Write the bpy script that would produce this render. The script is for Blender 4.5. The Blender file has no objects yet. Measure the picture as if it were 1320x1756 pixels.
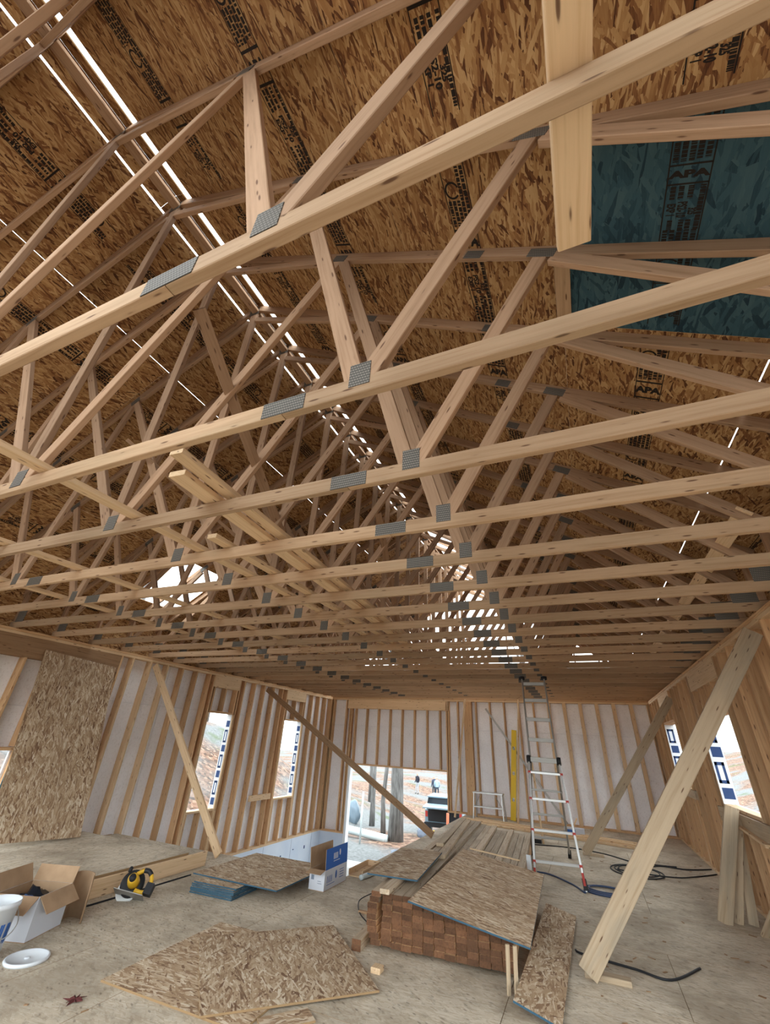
import bpy, bmesh, math, random
from mathutils import Matrix, Vector
rnd = random.Random(7)
sc = bpy.context.scene
COL = sc.collection

# ------------------------------------------------------------------ camera
def cam_axes(yaw, pitch, roll):
    cy, sy, cp, sp = math.cos(yaw), math.sin(yaw), math.cos(pitch), math.sin(pitch)
    f = Vector((-sy * cp, cy * cp, sp)); r = Vector((cy, sy, 0)); u = r.cross(f)
    c, s = math.cos(roll), math.sin(roll)
    return c * r + s * u, -s * r + c * u, f
EYE = 1.6
r_, u_, f_ = cam_axes(math.radians(24.54), math.radians(29.06), math.radians(3.186))
cd = bpy.data.cameras.new('camera'); cam = bpy.data.objects.new('camera', cd); COL.objects.link(cam)
cd.sensor_fit = 'HORIZONTAL'; cd.sensor_width = 36.0; cd.lens = 36.0 * 705.6 / 1320.0
cd.clip_start = 0.02; cd.clip_end = 500
cam.matrix_world = Matrix(((r_.x, u_.x, -f_.x, 0), (r_.y, u_.y, -f_.y, 0), (r_.z, u_.z, -f_.z, EYE), (0, 0, 0, 1)))
sc.camera = cam

# ------------------------------------------------------------------ world (bright overcast) and exposure
w = bpy.data.worlds.new('overcast'); sc.world = w; w.use_nodes = True
wn = w.node_tree.nodes; wl = w.node_tree.links
bg = wn['Background']; bg.inputs['Strength'].default_value = 1.0
bg.inputs['Color'].default_value = (0.86, 0.95, 1.0, 1)
sc.view_settings.view_transform = 'Standard'
sc.view_settings.look = 'None'
sc.view_settings.exposure = 2.62
sc.view_settings.gamma = 1.0
sc.view_settings.use_curve_mapping = False
try:
    sc.cycles.use_denoising = True
    sc.cycles.max_bounces = 10; sc.cycles.diffuse_bounces = 7; sc.cycles.glossy_bounces = 2
    sc.cycles.caustics_reflective = False; sc.cycles.caustics_refractive = False
    sc.cycles.sample_clamp_indirect = 6.0
except Exception:
    pass

# ------------------------------------------------------------------ node helpers and materials
MATS = {}
class NT:
    def __init__(s, name, rough=0.8):
        m = bpy.data.materials.new(name); m.use_nodes = True; s.m = m
        s.n = m.node_tree.nodes; s.l = m.node_tree.links; s.b = s.n['Principled BSDF']
        s.b.inputs['Roughness'].default_value = rough
        s.b.inputs['Specular IOR Level'].default_value = 0.25
        MATS[name] = m
    def node(s, t, **kw):
        nd = s.n.new(t)
        for k, v in kw.items(): setattr(nd, k, v)
        return nd
    def link(s, a, b): s.l.new(a, b)
    def coords(s, amount=40.0):
        tc = s.node('ShaderNodeTexCoord'); oi = s.node('ShaderNodeObjectInfo')
        mu = s.node('ShaderNodeMath', operation='MULTIPLY'); mu.inputs[1].default_value = amount
        s.link(oi.outputs['Random'], mu.inputs[0])
        ad = s.node('ShaderNodeVectorMath', operation='ADD')
        s.link(tc.outputs['Object'], ad.inputs[0]); s.link(mu.outputs[0], ad.inputs[1])
        s.rand = oi.outputs['Random']
        return ad.outputs[0]
    def mapping(s, v, scale=(1, 1, 1), rz=0.0):
        # rotate first, then stretch
        if rz:
            r = s.node('ShaderNodeVectorRotate', rotation_type='Z_AXIS'); r.inputs['Angle'].default_value = rz
            s.link(v, r.inputs['Vector']); v = r.outputs[0]
        k = s.node('ShaderNodeVectorMath', operation='MULTIPLY'); k.inputs[1].default_value = scale
        s.link(v, k.inputs[0]); return k.outputs[0]
    def noise(s, v, scale=1.0, detail=3.0, rough=0.55):
        n = s.node('ShaderNodeTexNoise'); n.inputs['Scale'].default_value = scale
        n.inputs['Detail'].default_value = detail; n.inputs['Roughness'].default_value = rough
        s.link(v, n.inputs['Vector']); return n.outputs['Fac']
    def math(s, op, a, b=None, c=None):
        n = s.node('ShaderNodeMath', operation=op)
        for i, q in enumerate((a, b, c)):
            if q is None: continue
            if isinstance(q, (int, float)): n.inputs[i].default_value = q
            else: s.link(q, n.inputs[i])
        return n.outputs[0]
    def ramp(s, fac, stops, interp='LINEAR'):
        n = s.node('ShaderNodeValToRGB'); cr = n.color_ramp; cr.interpolation = interp
        while len(cr.elements) < len(stops): cr.elements.new(0.5)
        for e, (p, c) in zip(cr.elements, stops):
            e.position = p; e.color = tuple(c) + (1,) if len(c) == 3 else c
        s.link(fac, n.inputs[0]); return n.outputs[0]
    def mix(s, fac, a, b, mode='MIX'):
        n = s.node('ShaderNodeMix', data_type='RGBA', blend_type=mode)
        for i, q in ((0, fac), (6, a), (7, b)):
            if isinstance(q, (int, float)): n.inputs[i].default_value = q
            elif isinstance(q, tuple): n.inputs[i].default_value = q if len(q) == 4 else q + (1,)
            else: s.link(q, n.inputs[i])
        return n.outputs[2]
    def out(s, col): s.link(col, s.b.inputs['Base Color'])
    def bump(s, h, strength=0.3, dist=0.004):
        n = s.node('ShaderNodeBump'); n.inputs['Strength'].default_value = strength; n.inputs['Distance'].default_value = dist
        s.link(h, n.inputs['Height']); s.link(n.outputs[0], s.b.inputs['Normal'])

def plain(name, col, rough=0.6, metal=0.0):
    t = NT(name, rough); t.b.inputs['Base Color'].default_value = tuple(col) + (1,); t.b.inputs['Metallic'].default_value = metal
    return t.m

def lumber(name, light, dark, knot=(0.11, 0.05, 0.025), tint=0.18, stain=0.0, stain_col=(0.2, 0.2, 0.17)):
    t = NT(name, 0.75); v = t.coords()
    warp = t.noise(t.mapping(v, (1.1, 5, 5)), 1.0, 2.0)
    wv = t.node('ShaderNodeVectorMath', operation='SCALE'); wv.inputs['Scale'].default_value = 0.05
    cmb = t.node('ShaderNodeCombineXYZ'); t.link(warp, cmb.inputs[1]); t.link(warp, cmb.inputs[2]); t.link(cmb.outputs[0], wv.inputs[0])
    ad = t.node('ShaderNodeVectorMath', operation='ADD'); t.link(v, ad.inputs[0]); t.link(wv.outputs[0], ad.inputs[1])
    g = t.noise(t.mapping(ad.outputs[0], (1.5, 55, 55)), 1.0, 4.0, 0.6)
    col = t.ramp(g, [(0.3, dark), (0.52, light), (0.72, tuple(min(1, c * 1.08) for c in light))])
    big = t.noise(t.mapping(v, (0.7, 3, 3)), 1.0, 2.0)
    col = t.mix(t.math('MULTIPLY', big, 0.35), col, dark)
    vo = t.node('ShaderNodeTexVoronoi', feature='F1'); vo.inputs['Scale'].default_value = 1.0
    t.link(t.mapping(v, (5.0, 27, 27)), vo.inputs['Vector'])
    k = t.ramp(vo.outputs['Distance'], [(0.0, (1, 1, 1)), (0.10, (0.85, 0.85, 0.85)), (0.15, (0.10, 0.10, 0.10)), (0.22, (0, 0, 0))])
    col = t.mix(k, col, knot)
    if stain:
        sm = t.ramp(t.noise(t.mapping(v, (1.5, 7, 7)), 1.0, 4.0), [(0.5, (0, 0, 0)), (0.68, (1, 1, 1))])
        col = t.mix(t.math('MULTIPLY', sm, stain), col, stain_col)
    hs = t.node('ShaderNodeHueSaturation'); t.link(col, hs.inputs['Color'])
    t.link(t.math('MULTIPLY_ADD', t.rand, tint * 2, 1 - tint), hs.inputs['Value'])
    t.out(hs.outputs[0]); t.bump(g, 0.15, 0.002)
    return t.m

def strand_board(name, stops, size=1.0, dirt=0.0, dirt_col=(0.2, 0.17, 0.13), bump=0.4, tint=0.1, soft=0.0, spots=0.0):
    t = NT(name, 0.85); v = t.coords(23.0)
    nz = t.node('ShaderNodeTexNoise'); nz.inputs['Scale'].default_value = 16.0 / size; nz.inputs['Detail'].default_value = 3.0
    t.link(v, nz.inputs['Vector'])
    dv = t.node('ShaderNodeVectorMath', operation='MULTIPLY_ADD')
    t.link(nz.outputs['Color'], dv.inputs[0]); dv.inputs[1].default_value = (0.011 * size,) * 3; t.link(v, dv.inputs[2])
    v2 = dv.outputs[0]
    best = None; val = None
    for i, (rz, sx, sy) in enumerate(((0.30, 9, 34), (-0.42, 11, 44), (1.15, 14, 40), (0.05, 8, 60), (-0.15, 6, 72), (0.62, 12, 50))):
        vo = t.node('ShaderNodeTexVoronoi', voronoi_dimensions='2D', feature='F1', distance='CHEBYCHEV')
        vo.inputs['Scale'].default_value = 1.0
        sh = t.node('ShaderNodeVectorMath', operation='ADD'); sh.inputs[1].default_value = (3.7 * i, 9.1 * i, 0)
        t.link(t.mapping(v2, (sx / size, sy / size, 1), rz), sh.inputs[0]); t.link(sh.outputs[0], vo.inputs['Vector'])
        sp = t.node('ShaderNodeSeparateColor'); t.link(vo.outputs['Color'], sp.inputs[0])
        pr, va = sp.outputs[0], sp.outputs[1]
        if i == 2: pr = t.math('MULTIPLY', pr, 0.72)
        if best is None: best, val = pr, va
        else:
            gt = t.math('GREATER_THAN', pr, best)
            val = t.math('ADD', t.math('MULTIPLY', gt, va), t.math('MULTIPLY', t.math('SUBTRACT', 1.0, gt), val))
            best = t.math('MAXIMUM', pr, best)
    fib = t.noise(t.mapping(v, (12 / size, 150, 1), 0.12), 1.0, 3.0, 0.7)
    val = t.math('ADD', t.math('MULTIPLY', val, 0.72), t.math('MULTIPLY', fib, 0.28))
    if soft:
        val = t.math('ADD', t.math('MULTIPLY', val, 1 - soft), 0.5 * soft)
    col = t.ramp(val, stops)
    if dirt:
        geo = t.node('ShaderNodeNewGeometry'); wv_ = geo.outputs['Position'] if dirt > 0.5 else v
        d1 = t.noise(wv_, 1.15, 6.0, 0.66)
        d = t.ramp(d1, [(0.42, (0, 0, 0)), (0.60, (1, 1, 1))])
        col = t.mix(t.math('MULTIPLY', d, dirt), col, dirt_col)
        d2 = t.ramp(t.noise(t.mapping(wv_, (9, 17, 1), 0.7), 1.0, 5.0, 0.7), [(0.54, (0, 0, 0)), (0.70, (1, 1, 1))])
        col = t.mix(t.math('MULTIPLY', d2, dirt * 0.7), col, tuple(c * 0.45 for c in dirt_col))
    if spots:
        vo = t.node('ShaderNodeTexVoronoi', feature='F1'); vo.inputs['Scale'].default_value = 1.0
        t.link(t.mapping(v2, (9, 22, 1), 0.5), vo.inputs['Vector'])
        k = t.ramp(vo.outputs['Distance'], [(0.0, (1, 1, 1)), (0.13, (0.7, 0.7, 0.7)), (0.2, (0, 0, 0))])
        col = t.mix(t.math('MULTIPLY', k, spots), col, (0.07, 0.045, 0.03))
    hs = t.node('ShaderNodeHueSaturation'); t.link(col, hs.inputs['Color'])
    t.link(t.math('MULTIPLY_ADD', t.rand, tint * 2, 1 - tint), hs.inputs['Value'])
    t.out(hs.outputs[0]); t.bump(best, bump, 0.003)
    return t.m

W_TRUSS = lumber('wood_truss', (0.45, 0.30, 0.182), (0.345, 0.21, 0.115), stain=0.2, stain_col=(0.26, 0.22, 0.13))
W_WEB = lumber('wood_web', (0.41, 0.255, 0.155), (0.305, 0.18, 0.102))
W_STUD = lumber('wood_stud', (0.58, 0.37, 0.20), (0.42, 0.23, 0.11))
W_PALE = lumber('wood_pale', (0.66, 0.47, 0.29), (0.55, 0.36, 0.20), tint=0.06)
W_BRACE = lumber('wood_brace', (0.46, 0.35, 0.235), (0.36, 0.255, 0.155), tint=0.10, stain=0.35)
W_OLD = lumber('wood_weathered', (0.50, 0.40, 0.29), (0.36, 0.25, 0.15), tint=0.22, stain=0.5, stain_col=(0.24, 0.18, 0.12))
W_END = lumber('wood_end_grain', (0.14, 0.064, 0.030), (0.08, 0.034, 0.015), tint=0.35)  # end grain, darkened further for the shade on the pile ends
W_DARK = lumber('wood_dark_board', (0.33, 0.20, 0.11), (0.23, 0.13, 0.065), tint=0.05)
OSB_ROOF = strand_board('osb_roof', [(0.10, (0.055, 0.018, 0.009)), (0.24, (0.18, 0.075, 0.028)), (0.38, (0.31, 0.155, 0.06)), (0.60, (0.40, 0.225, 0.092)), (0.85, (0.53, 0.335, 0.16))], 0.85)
OSB_SHEET = strand_board('osb_sheet', [(0.12, (0.15, 0.075, 0.04)), (0.28, (0.32, 0.20, 0.115)), (0.5, (0.44, 0.305, 0.185)), (0.7, (0.55, 0.415, 0.28)), (0.88, (0.72, 0.61, 0.46))], 0.80, dirt=0.22, dirt_col=(0.30, 0.20, 0.12))
OSB_FLOOR = strand_board('osb_floor', [(0.1, (0.38, 0.295, 0.20)), (0.4, (0.54, 0.45, 0.335)), (0.8, (0.66, 0.585, 0.47))], 0.7, dirt=0.68, dirt_col=(0.29, 0.23, 0.165), soft=0.35, spots=0.55, tint=0.05, bump=0.2)
OSB_BLUE = strand_board('osb_blue', [(0.1, (0.012, 0.030, 0.045)), (0.5, (0.035, 0.085, 0.11)), (0.9, (0.06, 0.115, 0.135))], 1.3, tint=0.02, bump=0.25)
EDGE_BLUE = plain('osb_edge_blue', (0.035, 0.085, 0.125), 0.7)
EDGE_TAN = plain('osb_edge_tan', (0.30, 0.19, 0.095), 0.9)
INK = plain('print_ink', (0.022, 0.016, 0.013), 0.9)
INK_BLUE = plain('print_ink_blue', (0.03, 0.06, 0.16), 0.7)
BLUE_CARD = plain('print_blue', (0.03, 0.11, 0.36), 0.6)

t = NT('steel_plate', 0.5); v = t.coords()
br = t.node('ShaderNodeTexBrick'); br.inputs['Scale'].default_value = 1.0
br.inputs['Mortar Size'].default_value = 0.055; br.inputs['Brick Width'].default_value = 0.5; br.inputs['Row Height'].default_value = 0.3
sx_ = t.node('ShaderNodeSeparateXYZ'); t.link(v, sx_.inputs[0]); cx_ = t.node('ShaderNodeCombineXYZ'); t.link(sx_.outputs[0], cx_.inputs[0]); t.link(sx_.outputs[2], cx_.inputs[1])
t.link(t.mapping(cx_.outputs[0], (42, 20, 1)), br.inputs['Vector'])
t.out(t.ramp(br.outputs['Fac'], [(0, (0.185, 0.165, 0.138)), (1, (0.05, 0.043, 0.035))])); t.b.inputs['Metallic'].default_value = 0.1
t.bump(br.outputs['Fac'], 0.5, 0.003); STEEL = t.m

t = NT('foam_board', 0.8); v = t.coords()
n1 = t.noise(v, 2.0, 4.0); n2 = t.noise(t.mapping(v, (26, 40, 40)), 1.0, 4.0, 0.7)
c = t.ramp(n1, [(0.3, (0.83, 0.81, 0.82)), (0.7, (0.92, 0.905, 0.92))])
c = t.mix(t.ramp(n2, [(0.52, (0, 0, 0)), (0.70, (0.42, 0.42, 0.42))]), c, (0.52, 0.47, 0.46))
t.out(c); FOAM = t.m
t = NT('foam_blue', 0.7); v = t.coords()
c = t.ramp(t.noise(v, 1.4, 3.0), [(0.3, (0.52, 0.60, 0.72)), (0.7, (0.66, 0.72, 0.80))])
t.out(c); FOAM_BLUE = t.m
WRAP = plain('house_wrap', (0.72, 0.75, 0.78), 0.5)

t = NT('concrete', 0.9); v = t.coords()
t.out(t.ramp(t.noise(v, 3.0, 5.0), [(0.3, (0.34, 0.33, 0.31)), (0.7, (0.46, 0.45, 0.43))])); CONCRETE = t.m
t = NT('leaf_litter', 1.0); v = t.coords(0)
vo = t.node('ShaderNodeTexVoronoi'); vo.inputs['Scale'].default_value = 7.0; t.link(v, vo.inputs['Vector'])
sp = t.node('ShaderNodeSeparateColor'); t.link(vo.outputs['Color'], sp.inputs[0])
leaf = t.ramp(sp.outputs[0], [(0.0, (0.05, 0.03, 0.02)), (0.4, (0.12, 0.065, 0.04)), (0.7, (0.18, 0.10, 0.065)), (1.0, (0.25, 0.17, 0.115))])
gravel = t.ramp(t.noise(v, 9.0, 5.0), [(0.3, (0.09, 0.093, 0.09)), (0.7, (0.17, 0.175, 0.172))])
c = t.mix(t.ramp(t.noise(v, 0.16, 3.0), [(0.44, (0, 0, 0)), (0.56, (1, 1, 1))]), leaf, gravel)
gr = t.ramp(t.noise(v, 0.33, 3.0), [(0.60, (0, 0, 0)), (0.68, (0.7, 0.7, 0.7))])
c = t.mix(gr, c, (0.06, 0.085, 0.03))
t.out(c); GROUND = t.m
t = NT('bark', 1.0); v = t.coords()
t.out(t.ramp(t.noise(t.mapping(v, (14, 14, 2.0)), 1.0, 5.0), [(0.35, (0.085, 0.08, 0.075)), (0.65, (0.20, 0.195, 0.185))])); BARK = t.m
t = NT('cardboard', 0.9); v = t.coords()
t.out(t.ramp(t.noise(v, 6.0, 3.0), [(0.3, (0.30, 0.19, 0.11)), (0.7, (0.40, 0.26, 0.155))])); CARD = t.m
CARD_WHITE = plain('cardboard_white', (0.55, 0.56, 0.60), 0.7)
PLASTIC_WHITE = plain('plastic_white', (0.62, 0.64, 0.66), 0.45)
ALU = plain('aluminium', (0.50, 0.49, 0.47), 0.38, 0.75)
ALU_DARK = plain('aluminium_dull', (0.34, 0.32, 0.29), 0.5, 0.6)
RED = plain('plastic_red', (0.45, 0.05, 0.035), 0.5)
BLACK = plain('rubber_black', (0.018, 0.018, 0.02), 0.5)
YELLOW = plain('paint_yellow', (0.72, 0.47, 0.02), 0.45)
YELLOW_TOOL = plain('plastic_yellow', (0.62, 0.36, 0.025), 0.45)
HOSE_BLUE = plain('hose_blue', (0.04, 0.06, 0.12), 0.4)
HEAP_BLUE = plain('cover_blue', (0.16, 0.21, 0.25), 0.6)
TARP = plain('tarp_grey', (0.17, 0.20, 0.25), 0.6)
PVC = plain('pvc_white', (0.52, 0.58, 0.58), 0.4)
ORANGE = plain('paint_orange', (0.5, 0.13, 0.06), 0.6)
CAR = plain('paint_blue_grey', (0.20, 0.28, 0.33), 0.4)
GLASSY = plain('dark_glass', (0.02, 0.025, 0.03), 0.1)
BAG_BLUE = plain('bag_blue', (0.035, 0.10, 0.25), 0.35)
BAG_BLACK = plain('bag_black', (0.012, 0.013, 0.018), 0.25)
SKIN = plain('skin', (0.45, 0.28, 0.20), 0.6)
MAROON = plain('leaf_maroon', (0.09, 0.022, 0.02), 0.8)

# ------------------------------------------------------------------ object helpers
def wmat(o):
    return (wmat(o.parent) @ o.matrix_basis) if o.parent else o.matrix_basis.copy()
def put(o, mw, parent=None):
    COL.objects.link(o)
    if parent is not None:
        o.parent = parent; o.matrix_basis = wmat(parent).inverted() @ mw
    else: o.matrix_basis = mw
    return o
def tag(o, label, cat=None, group=None, kind=None):
    if label: o['label'] = label
    if cat: o['category'] = cat
    if group: o['group'] = group
    if kind: o['kind'] = kind
    return o
def empty(name, loc=(0, 0, 0), rz=0.0):
    o = bpy.data.objects.new(name, None); o.empty_display_size = 0.1
    return put(o, Matrix.Translation(loc) @ Matrix.Rotation(rz, 4, 'Z'))
def struct(name):
    o = empty(name); o['kind'] = 'structure'; return o
def axes(px, up):
    x = Vector(px).normalized(); u = Vector(up)
    y = u.cross(x)
    if y.length < 1e-5: y = Vector((0, 1, 0)).cross(x)
    y.normalize(); z = x.cross(y)
    return x, y, z
def frame(o, x, y, z):
    return Matrix(((x.x, y.x, z.x, o[0]), (x.y, y.y, z.y, o[1]), (x.z, y.z, z.z, o[2]), (0, 0, 0, 1)))
CACHE = {}
def beam_mesh(L, w, h, mat, end=None, c=0.003):
    key = ('b', round(L, 3), round(w, 3), round(h, 3), mat.name, end.name if end else '')
    if key in CACHE: return CACHE[key]
    c = min(c, w * .2, h * .2)
    prof = [(w/2, h/2-c), (w/2-c, h/2), (-w/2+c, h/2), (-w/2, h/2-c), (-w/2, -h/2+c), (-w/2+c, -h/2), (w/2-c, -h/2), (w/2, -h/2+c)]
    vs = [(-L/2, a, b) for a, b in prof] + [(L/2, a, b) for a, b in prof]
    fs = [(i, i+8, (i+1) % 8 + 8, (i+1) % 8) for i in range(8)]
    fs = [f[::-1] for f in fs] + [tuple(range(7, -1, -1)), tuple(range(8, 16))]
    fs = [f[::-1] for f in fs]
    me = bpy.data.meshes.new('beam'); me.from_pydata(vs, [], fs)
    me.materials.append(mat)
    if end: me.materials.append(end); me.polygons[8].material_index = 1; me.polygons[9].material_index = 1
    bm = bmesh.new(); bm.from_mesh(me); bmesh.ops.recalc_face_normals(bm, faces=bm.faces); bm.to_mesh(me); bm.free()
    CACHE[key] = me; return me
def beam(name, p0, p1, w, h, mat, parent=None, up=(0, 0, 1), end=None):
    """lumber from p0 to p1; h is the size along up, w across"""
    p0, p1 = Vector(p0), Vector(p1)
    x, y, z = axes(p1 - p0, up)
    o = bpy.data.objects.new(name, beam_mesh((p1 - p0).length, w, h, mat, end))
    return put(o, frame((p0 + p1) / 2, x, y, z), parent)
def box(name, lo, hi, mat, parent=None):
    """axis-aligned, grain along the longest side"""
    lo, hi = Vector(lo), Vector(hi); d = hi - lo; m = (lo + hi) / 2
    k = max(range(3), key=lambda i: d[i]); e = Vector((0, 0, 0)); e[k] = d[k] / 2
    if k == 2: return beam(name, m - e, m + e, d.y, d.x, mat, parent, up=(1, 0, 0))
    if k == 1: return beam(name, m - e, m + e, d.x, d.z, mat, parent)
    return beam(name, m - e, m + e, d.y, d.z, mat, parent)
def panel(name, ctr, ux, nrm, lx, ly, th, face, edge, parent=None):
    key = ('p', round(lx, 3), round(ly, 3), round(th, 4), face.name, edge.name)
    if key not in CACHE:
        me = bpy.data.meshes.new('panel'); a, b, c = lx/2, ly/2, th/2
        me.from_pydata([(-a,-b,-c),(a,-b,-c),(a,b,-c),(-a,b,-c),(-a,-b,c),(a,-b,c),(a,b,c),(-a,b,c)], [],
                       [(0,3,2,1),(4,5,6,7),(0,1,5,4),(1,2,6,5),(2,3,7,6),(3,0,4,7)])
        me.materials.append(face); me.materials.append(edge)
        for i in range(2, 6): me.polygons[i].material_index = 1
        CACHE[key] = me
    x, y, z = axes(ux, nrm)
    return put(bpy.data.objects.new(name, CACHE[key]), frame(Vector(ctr), x, y, z), parent)
def mesh_obj(name, bm, mats, parent=None, mw=None, smooth=False):
    me = bpy.data.meshes.new(name); bmesh.ops.recalc_face_normals(bm, faces=bm.faces); bm.to_mesh(me); bm.free()
    for m in (mats if isinstance(mats, (list, tuple)) else [mats]): me.materials.append(m)
    if smooth:
        for p in me.polygons: p.use_smooth = True
    return put(bpy.data.objects.new(name, me), mw or Matrix.Identity(4), parent)
def bm_box(bm, lo, hi, mi=0, m=None):
    vs = [bm.verts.new((x, y, z)) for z in (lo[2], hi[2]) for y in (lo[1], hi[1]) for x in (lo[0], hi[0])]
    if m is not None:
        for q in vs: q.co = m @ q.co
    for f in ((0,2,3,1),(4,5,7,6),(0,1,5,4),(1,3,7,5),(3,2,6,7),(2,0,4,6)):
        bm.faces.new([vs[i] for i in f]).material_index = mi
def bm_lathe(bm, prof, n=24, mi=0, m=None, cap=True):
    rings = []
    for r, z in prof:
        rings.append([bm.verts.new((r*math.cos(2*math.pi*i/n), r*math.sin(2*math.pi*i/n), z)) for i in range(n)])
    for a, b in zip(rings, rings[1:]):
        for i in range(n):
            bm.faces.new((a[i], a[(i+1) % n], b[(i+1) % n], b[i])).material_index = mi
    if cap:
        bm.faces.new(rings[0][::-1]).material_index = mi; bm.faces.new(rings[-1]).material_index = mi
    if m is not None:
        for rg in rings:
            for q in rg: q.co = m @ q.co
def bm_tube(bm, pts, rad, n=8, mi=0):
    pts = [Vector(p) for p in pts]; rings = []
    rad = rad if isinstance(rad, (list, tuple)) else [rad] * len(pts)
    prev = None
    for i, p in enumerate(pts):
        d = (pts[min(i+1, len(pts)-1)] - pts[max(i-1, 0)]).normalized()
        u = prev if prev is not None else (Vector((0, 0, 1)) if abs(d.z) < 0.9 else Vector((1, 0, 0)))
        a = d.cross(u).normalized(); u = a.cross(d).normalized(); prev = u
        rings.append([bm.verts.new(p + rad[i] * (math.cos(2*math.pi*k/n) * a + math.sin(2*math.pi*k/n) * u)) for k in range(n)])
    for a, b in zip(rings, rings[1:]):
        for k in range(n): bm.faces.new((a[k], a[(k+1) % n], b[(k+1) % n], b[k])).material_index = mi
    bm.faces.new(rings[0][::-1]).material_index = mi; bm.faces.new(rings[-1]).material_index = mi
def smooth_path(pts, k=6):
    pts = [Vector(p) for p in pts]; out = []
    for i in range(len(pts) - 1):
        p0, p1, p2, p3 = pts[max(i-1, 0)], pts[i], pts[i+1], pts[min(i+2, len(pts)-1)]
        for j in range(k):
            t = j / k
            out.append(0.5 * ((2*p1) + (p2-p0)*t + (2*p0-5*p1+4*p2-p3)*t*t + (3*p1-p0-3*p2+p3)*t**3))
    out.append(pts[-1]); return out
def tube(name, pts, rad, mat, parent=None, n=8, smooth=True):
    bm = bmesh.new(); bm_tube(bm, pts, rad, n); return mesh_obj(name, bm, mat, parent, smooth=smooth)
def text_mesh(s, size, bold=0.0):
    key = ('t', s, size, bold)
    if key not in CACHE:
        cu = bpy.data.curves.new('text', 'FONT'); cu.body = s; cu.size = size; cu.align_x = 'CENTER'; cu.align_y = 'CENTER'
        cu.offset = bold; cu.resolution_u = 3
        o = bpy.data.objects.new('text', cu); COL.objects.link(o)
        dg = bpy.context.evaluated_depsgraph_get()
        me = bpy.data.meshes.new_from_object(o.evaluated_get(dg)); bpy.data.objects.remove(o)
        CACHE[key] = me
    return CACHE[key]
def copy_tree(o, parent=None, mw=None):
    c = o.copy(); COL.objects.link(c); c.parent = parent
    if mw is not None: c.matrix_basis = mw
    for ch in o.children: copy_tree(ch, c)
    return c
ORD = ('first second third fourth fifth sixth seventh eighth ninth tenth eleventh twelfth thirteenth fourteenth fifteenth sixteenth '
       'seventeenth eighteenth nineteenth twentieth twenty-first twenty-second twenty-third twenty-fourth').split()

# ------------------------------------------------------------------ dimensions
XL, XR, YF, YB = -7.587, 1.633, 13.25, -1.25       # inner faces of the studs, far wall, open end
TOP, PL = 2.812, 2.735                              # top and underside of the double plates
LOW, SILL = -1.5, -0.75                           # lower slab, top of the stem wall
XC, ZA, SL = -2.97, 6.307, 0.61                   # ridge, underside of sheathing at the ridge, slope
CO = 1 / math.sqrt(1 + SL * SL)
def roof_z(x): return ZA - SL * abs(x - XC)

# ------------------------------------------------------------------ floor
fl = struct('floor')
def floor_area(x0, x1, y0, y1):
    y = y0; row = 0
    while y < y1 - 0.01:
        ye = min(y + 1.2, y1); x = x0 - (1.2 if row % 2 else 0)
        while x < x1 - 0.01:
            a, b = max(x, x0), min(x + 2.4, x1)
            if b - a > 0.02: panel('floor_panel', ((a+b)/2, (y+ye)/2, -0.01), (1, 0, 0), (0, 0, 1), b-a-0.004, ye-y-0.004, 0.02, OSB_FLOOR, EDGE_TAN, fl)
            x += 2.4
        y = ye; row += 1
floor_area(XL, -3.2, YB, 6.35); floor_area(-3.2, XR + 0.14, YB, YF + 0.14)
for lo, hi in (((XL - 0.14, YB, -0.30), (-3.2, 6.35, -0.022)), ((-3.2, YB, -0.30), (XR + 0.14, YF + 0.14, -0.022))):
    box('floor_deck', lo, hi, W_DARK, fl)
slab = box('lower_slab', (XL - 0.14, 6.35, LOW - 0.1), (-3.2, YF + 0.6, LOW + 0.02), CONCRETE); slab['kind'] = 'structure'
fw = struct('foundation_wall')
box('stem_wall', (XL - 0.16, 5.5, LOW), (XL, YF + 0.14, SILL - 0.04), FOAM_BLUE, fw)
box('stem_wall', (XL, YF, LOW), (-6.80, YF + 0.14, SILL - 0.04), FOAM_BLUE, fw)
box('stem_wall', (-3.2, 6.5, LOW), (-3.06, YF + 0.14, -0.3), CONCRETE, fw)
box('stem_wall', (XL, 6.35, LOW), (-3.06, 6.49, -0.3), CONCRETE, fw)
box('stem_wall', (XL - 0.16, YB, LOW), (XL, 5.5, -0.3), CONCRETE, fw)
box('stem_wall', (XR, YB, LOW), (XR + 0.14, YF + 0.14, -0.3), CONCRETE, fw)
box('stem_wall', (-3.06, YF, LOW), (XR, YF + 0.14, -0.3), CONCRETE, fw)
box('stem_wall', (XL, YB, LOW), (XR, YB + 0.14, -0.3), CONCRETE, fw)
for i in range(9):                                 # printed strokes and joints on the foam
    y = 8.6 + i * 0.55
    box('printed_mark', (XL + 0.001, y, -1.05 - 0.05 * (i % 3)), (XL + 0.004, y + 0.05, -1.03 - 0.05 * (i % 3) + 0.05 * (i % 2)), INK_BLUE, fw)
for y in (8.2, 9.4, 10.6, 11.8, 12.8):
    box('panel_joint', (XL + 0.0005, y, LOW), (XL + 0.002, y + 0.006, SILL - 0.05), INK_BLUE, fw)

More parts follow.
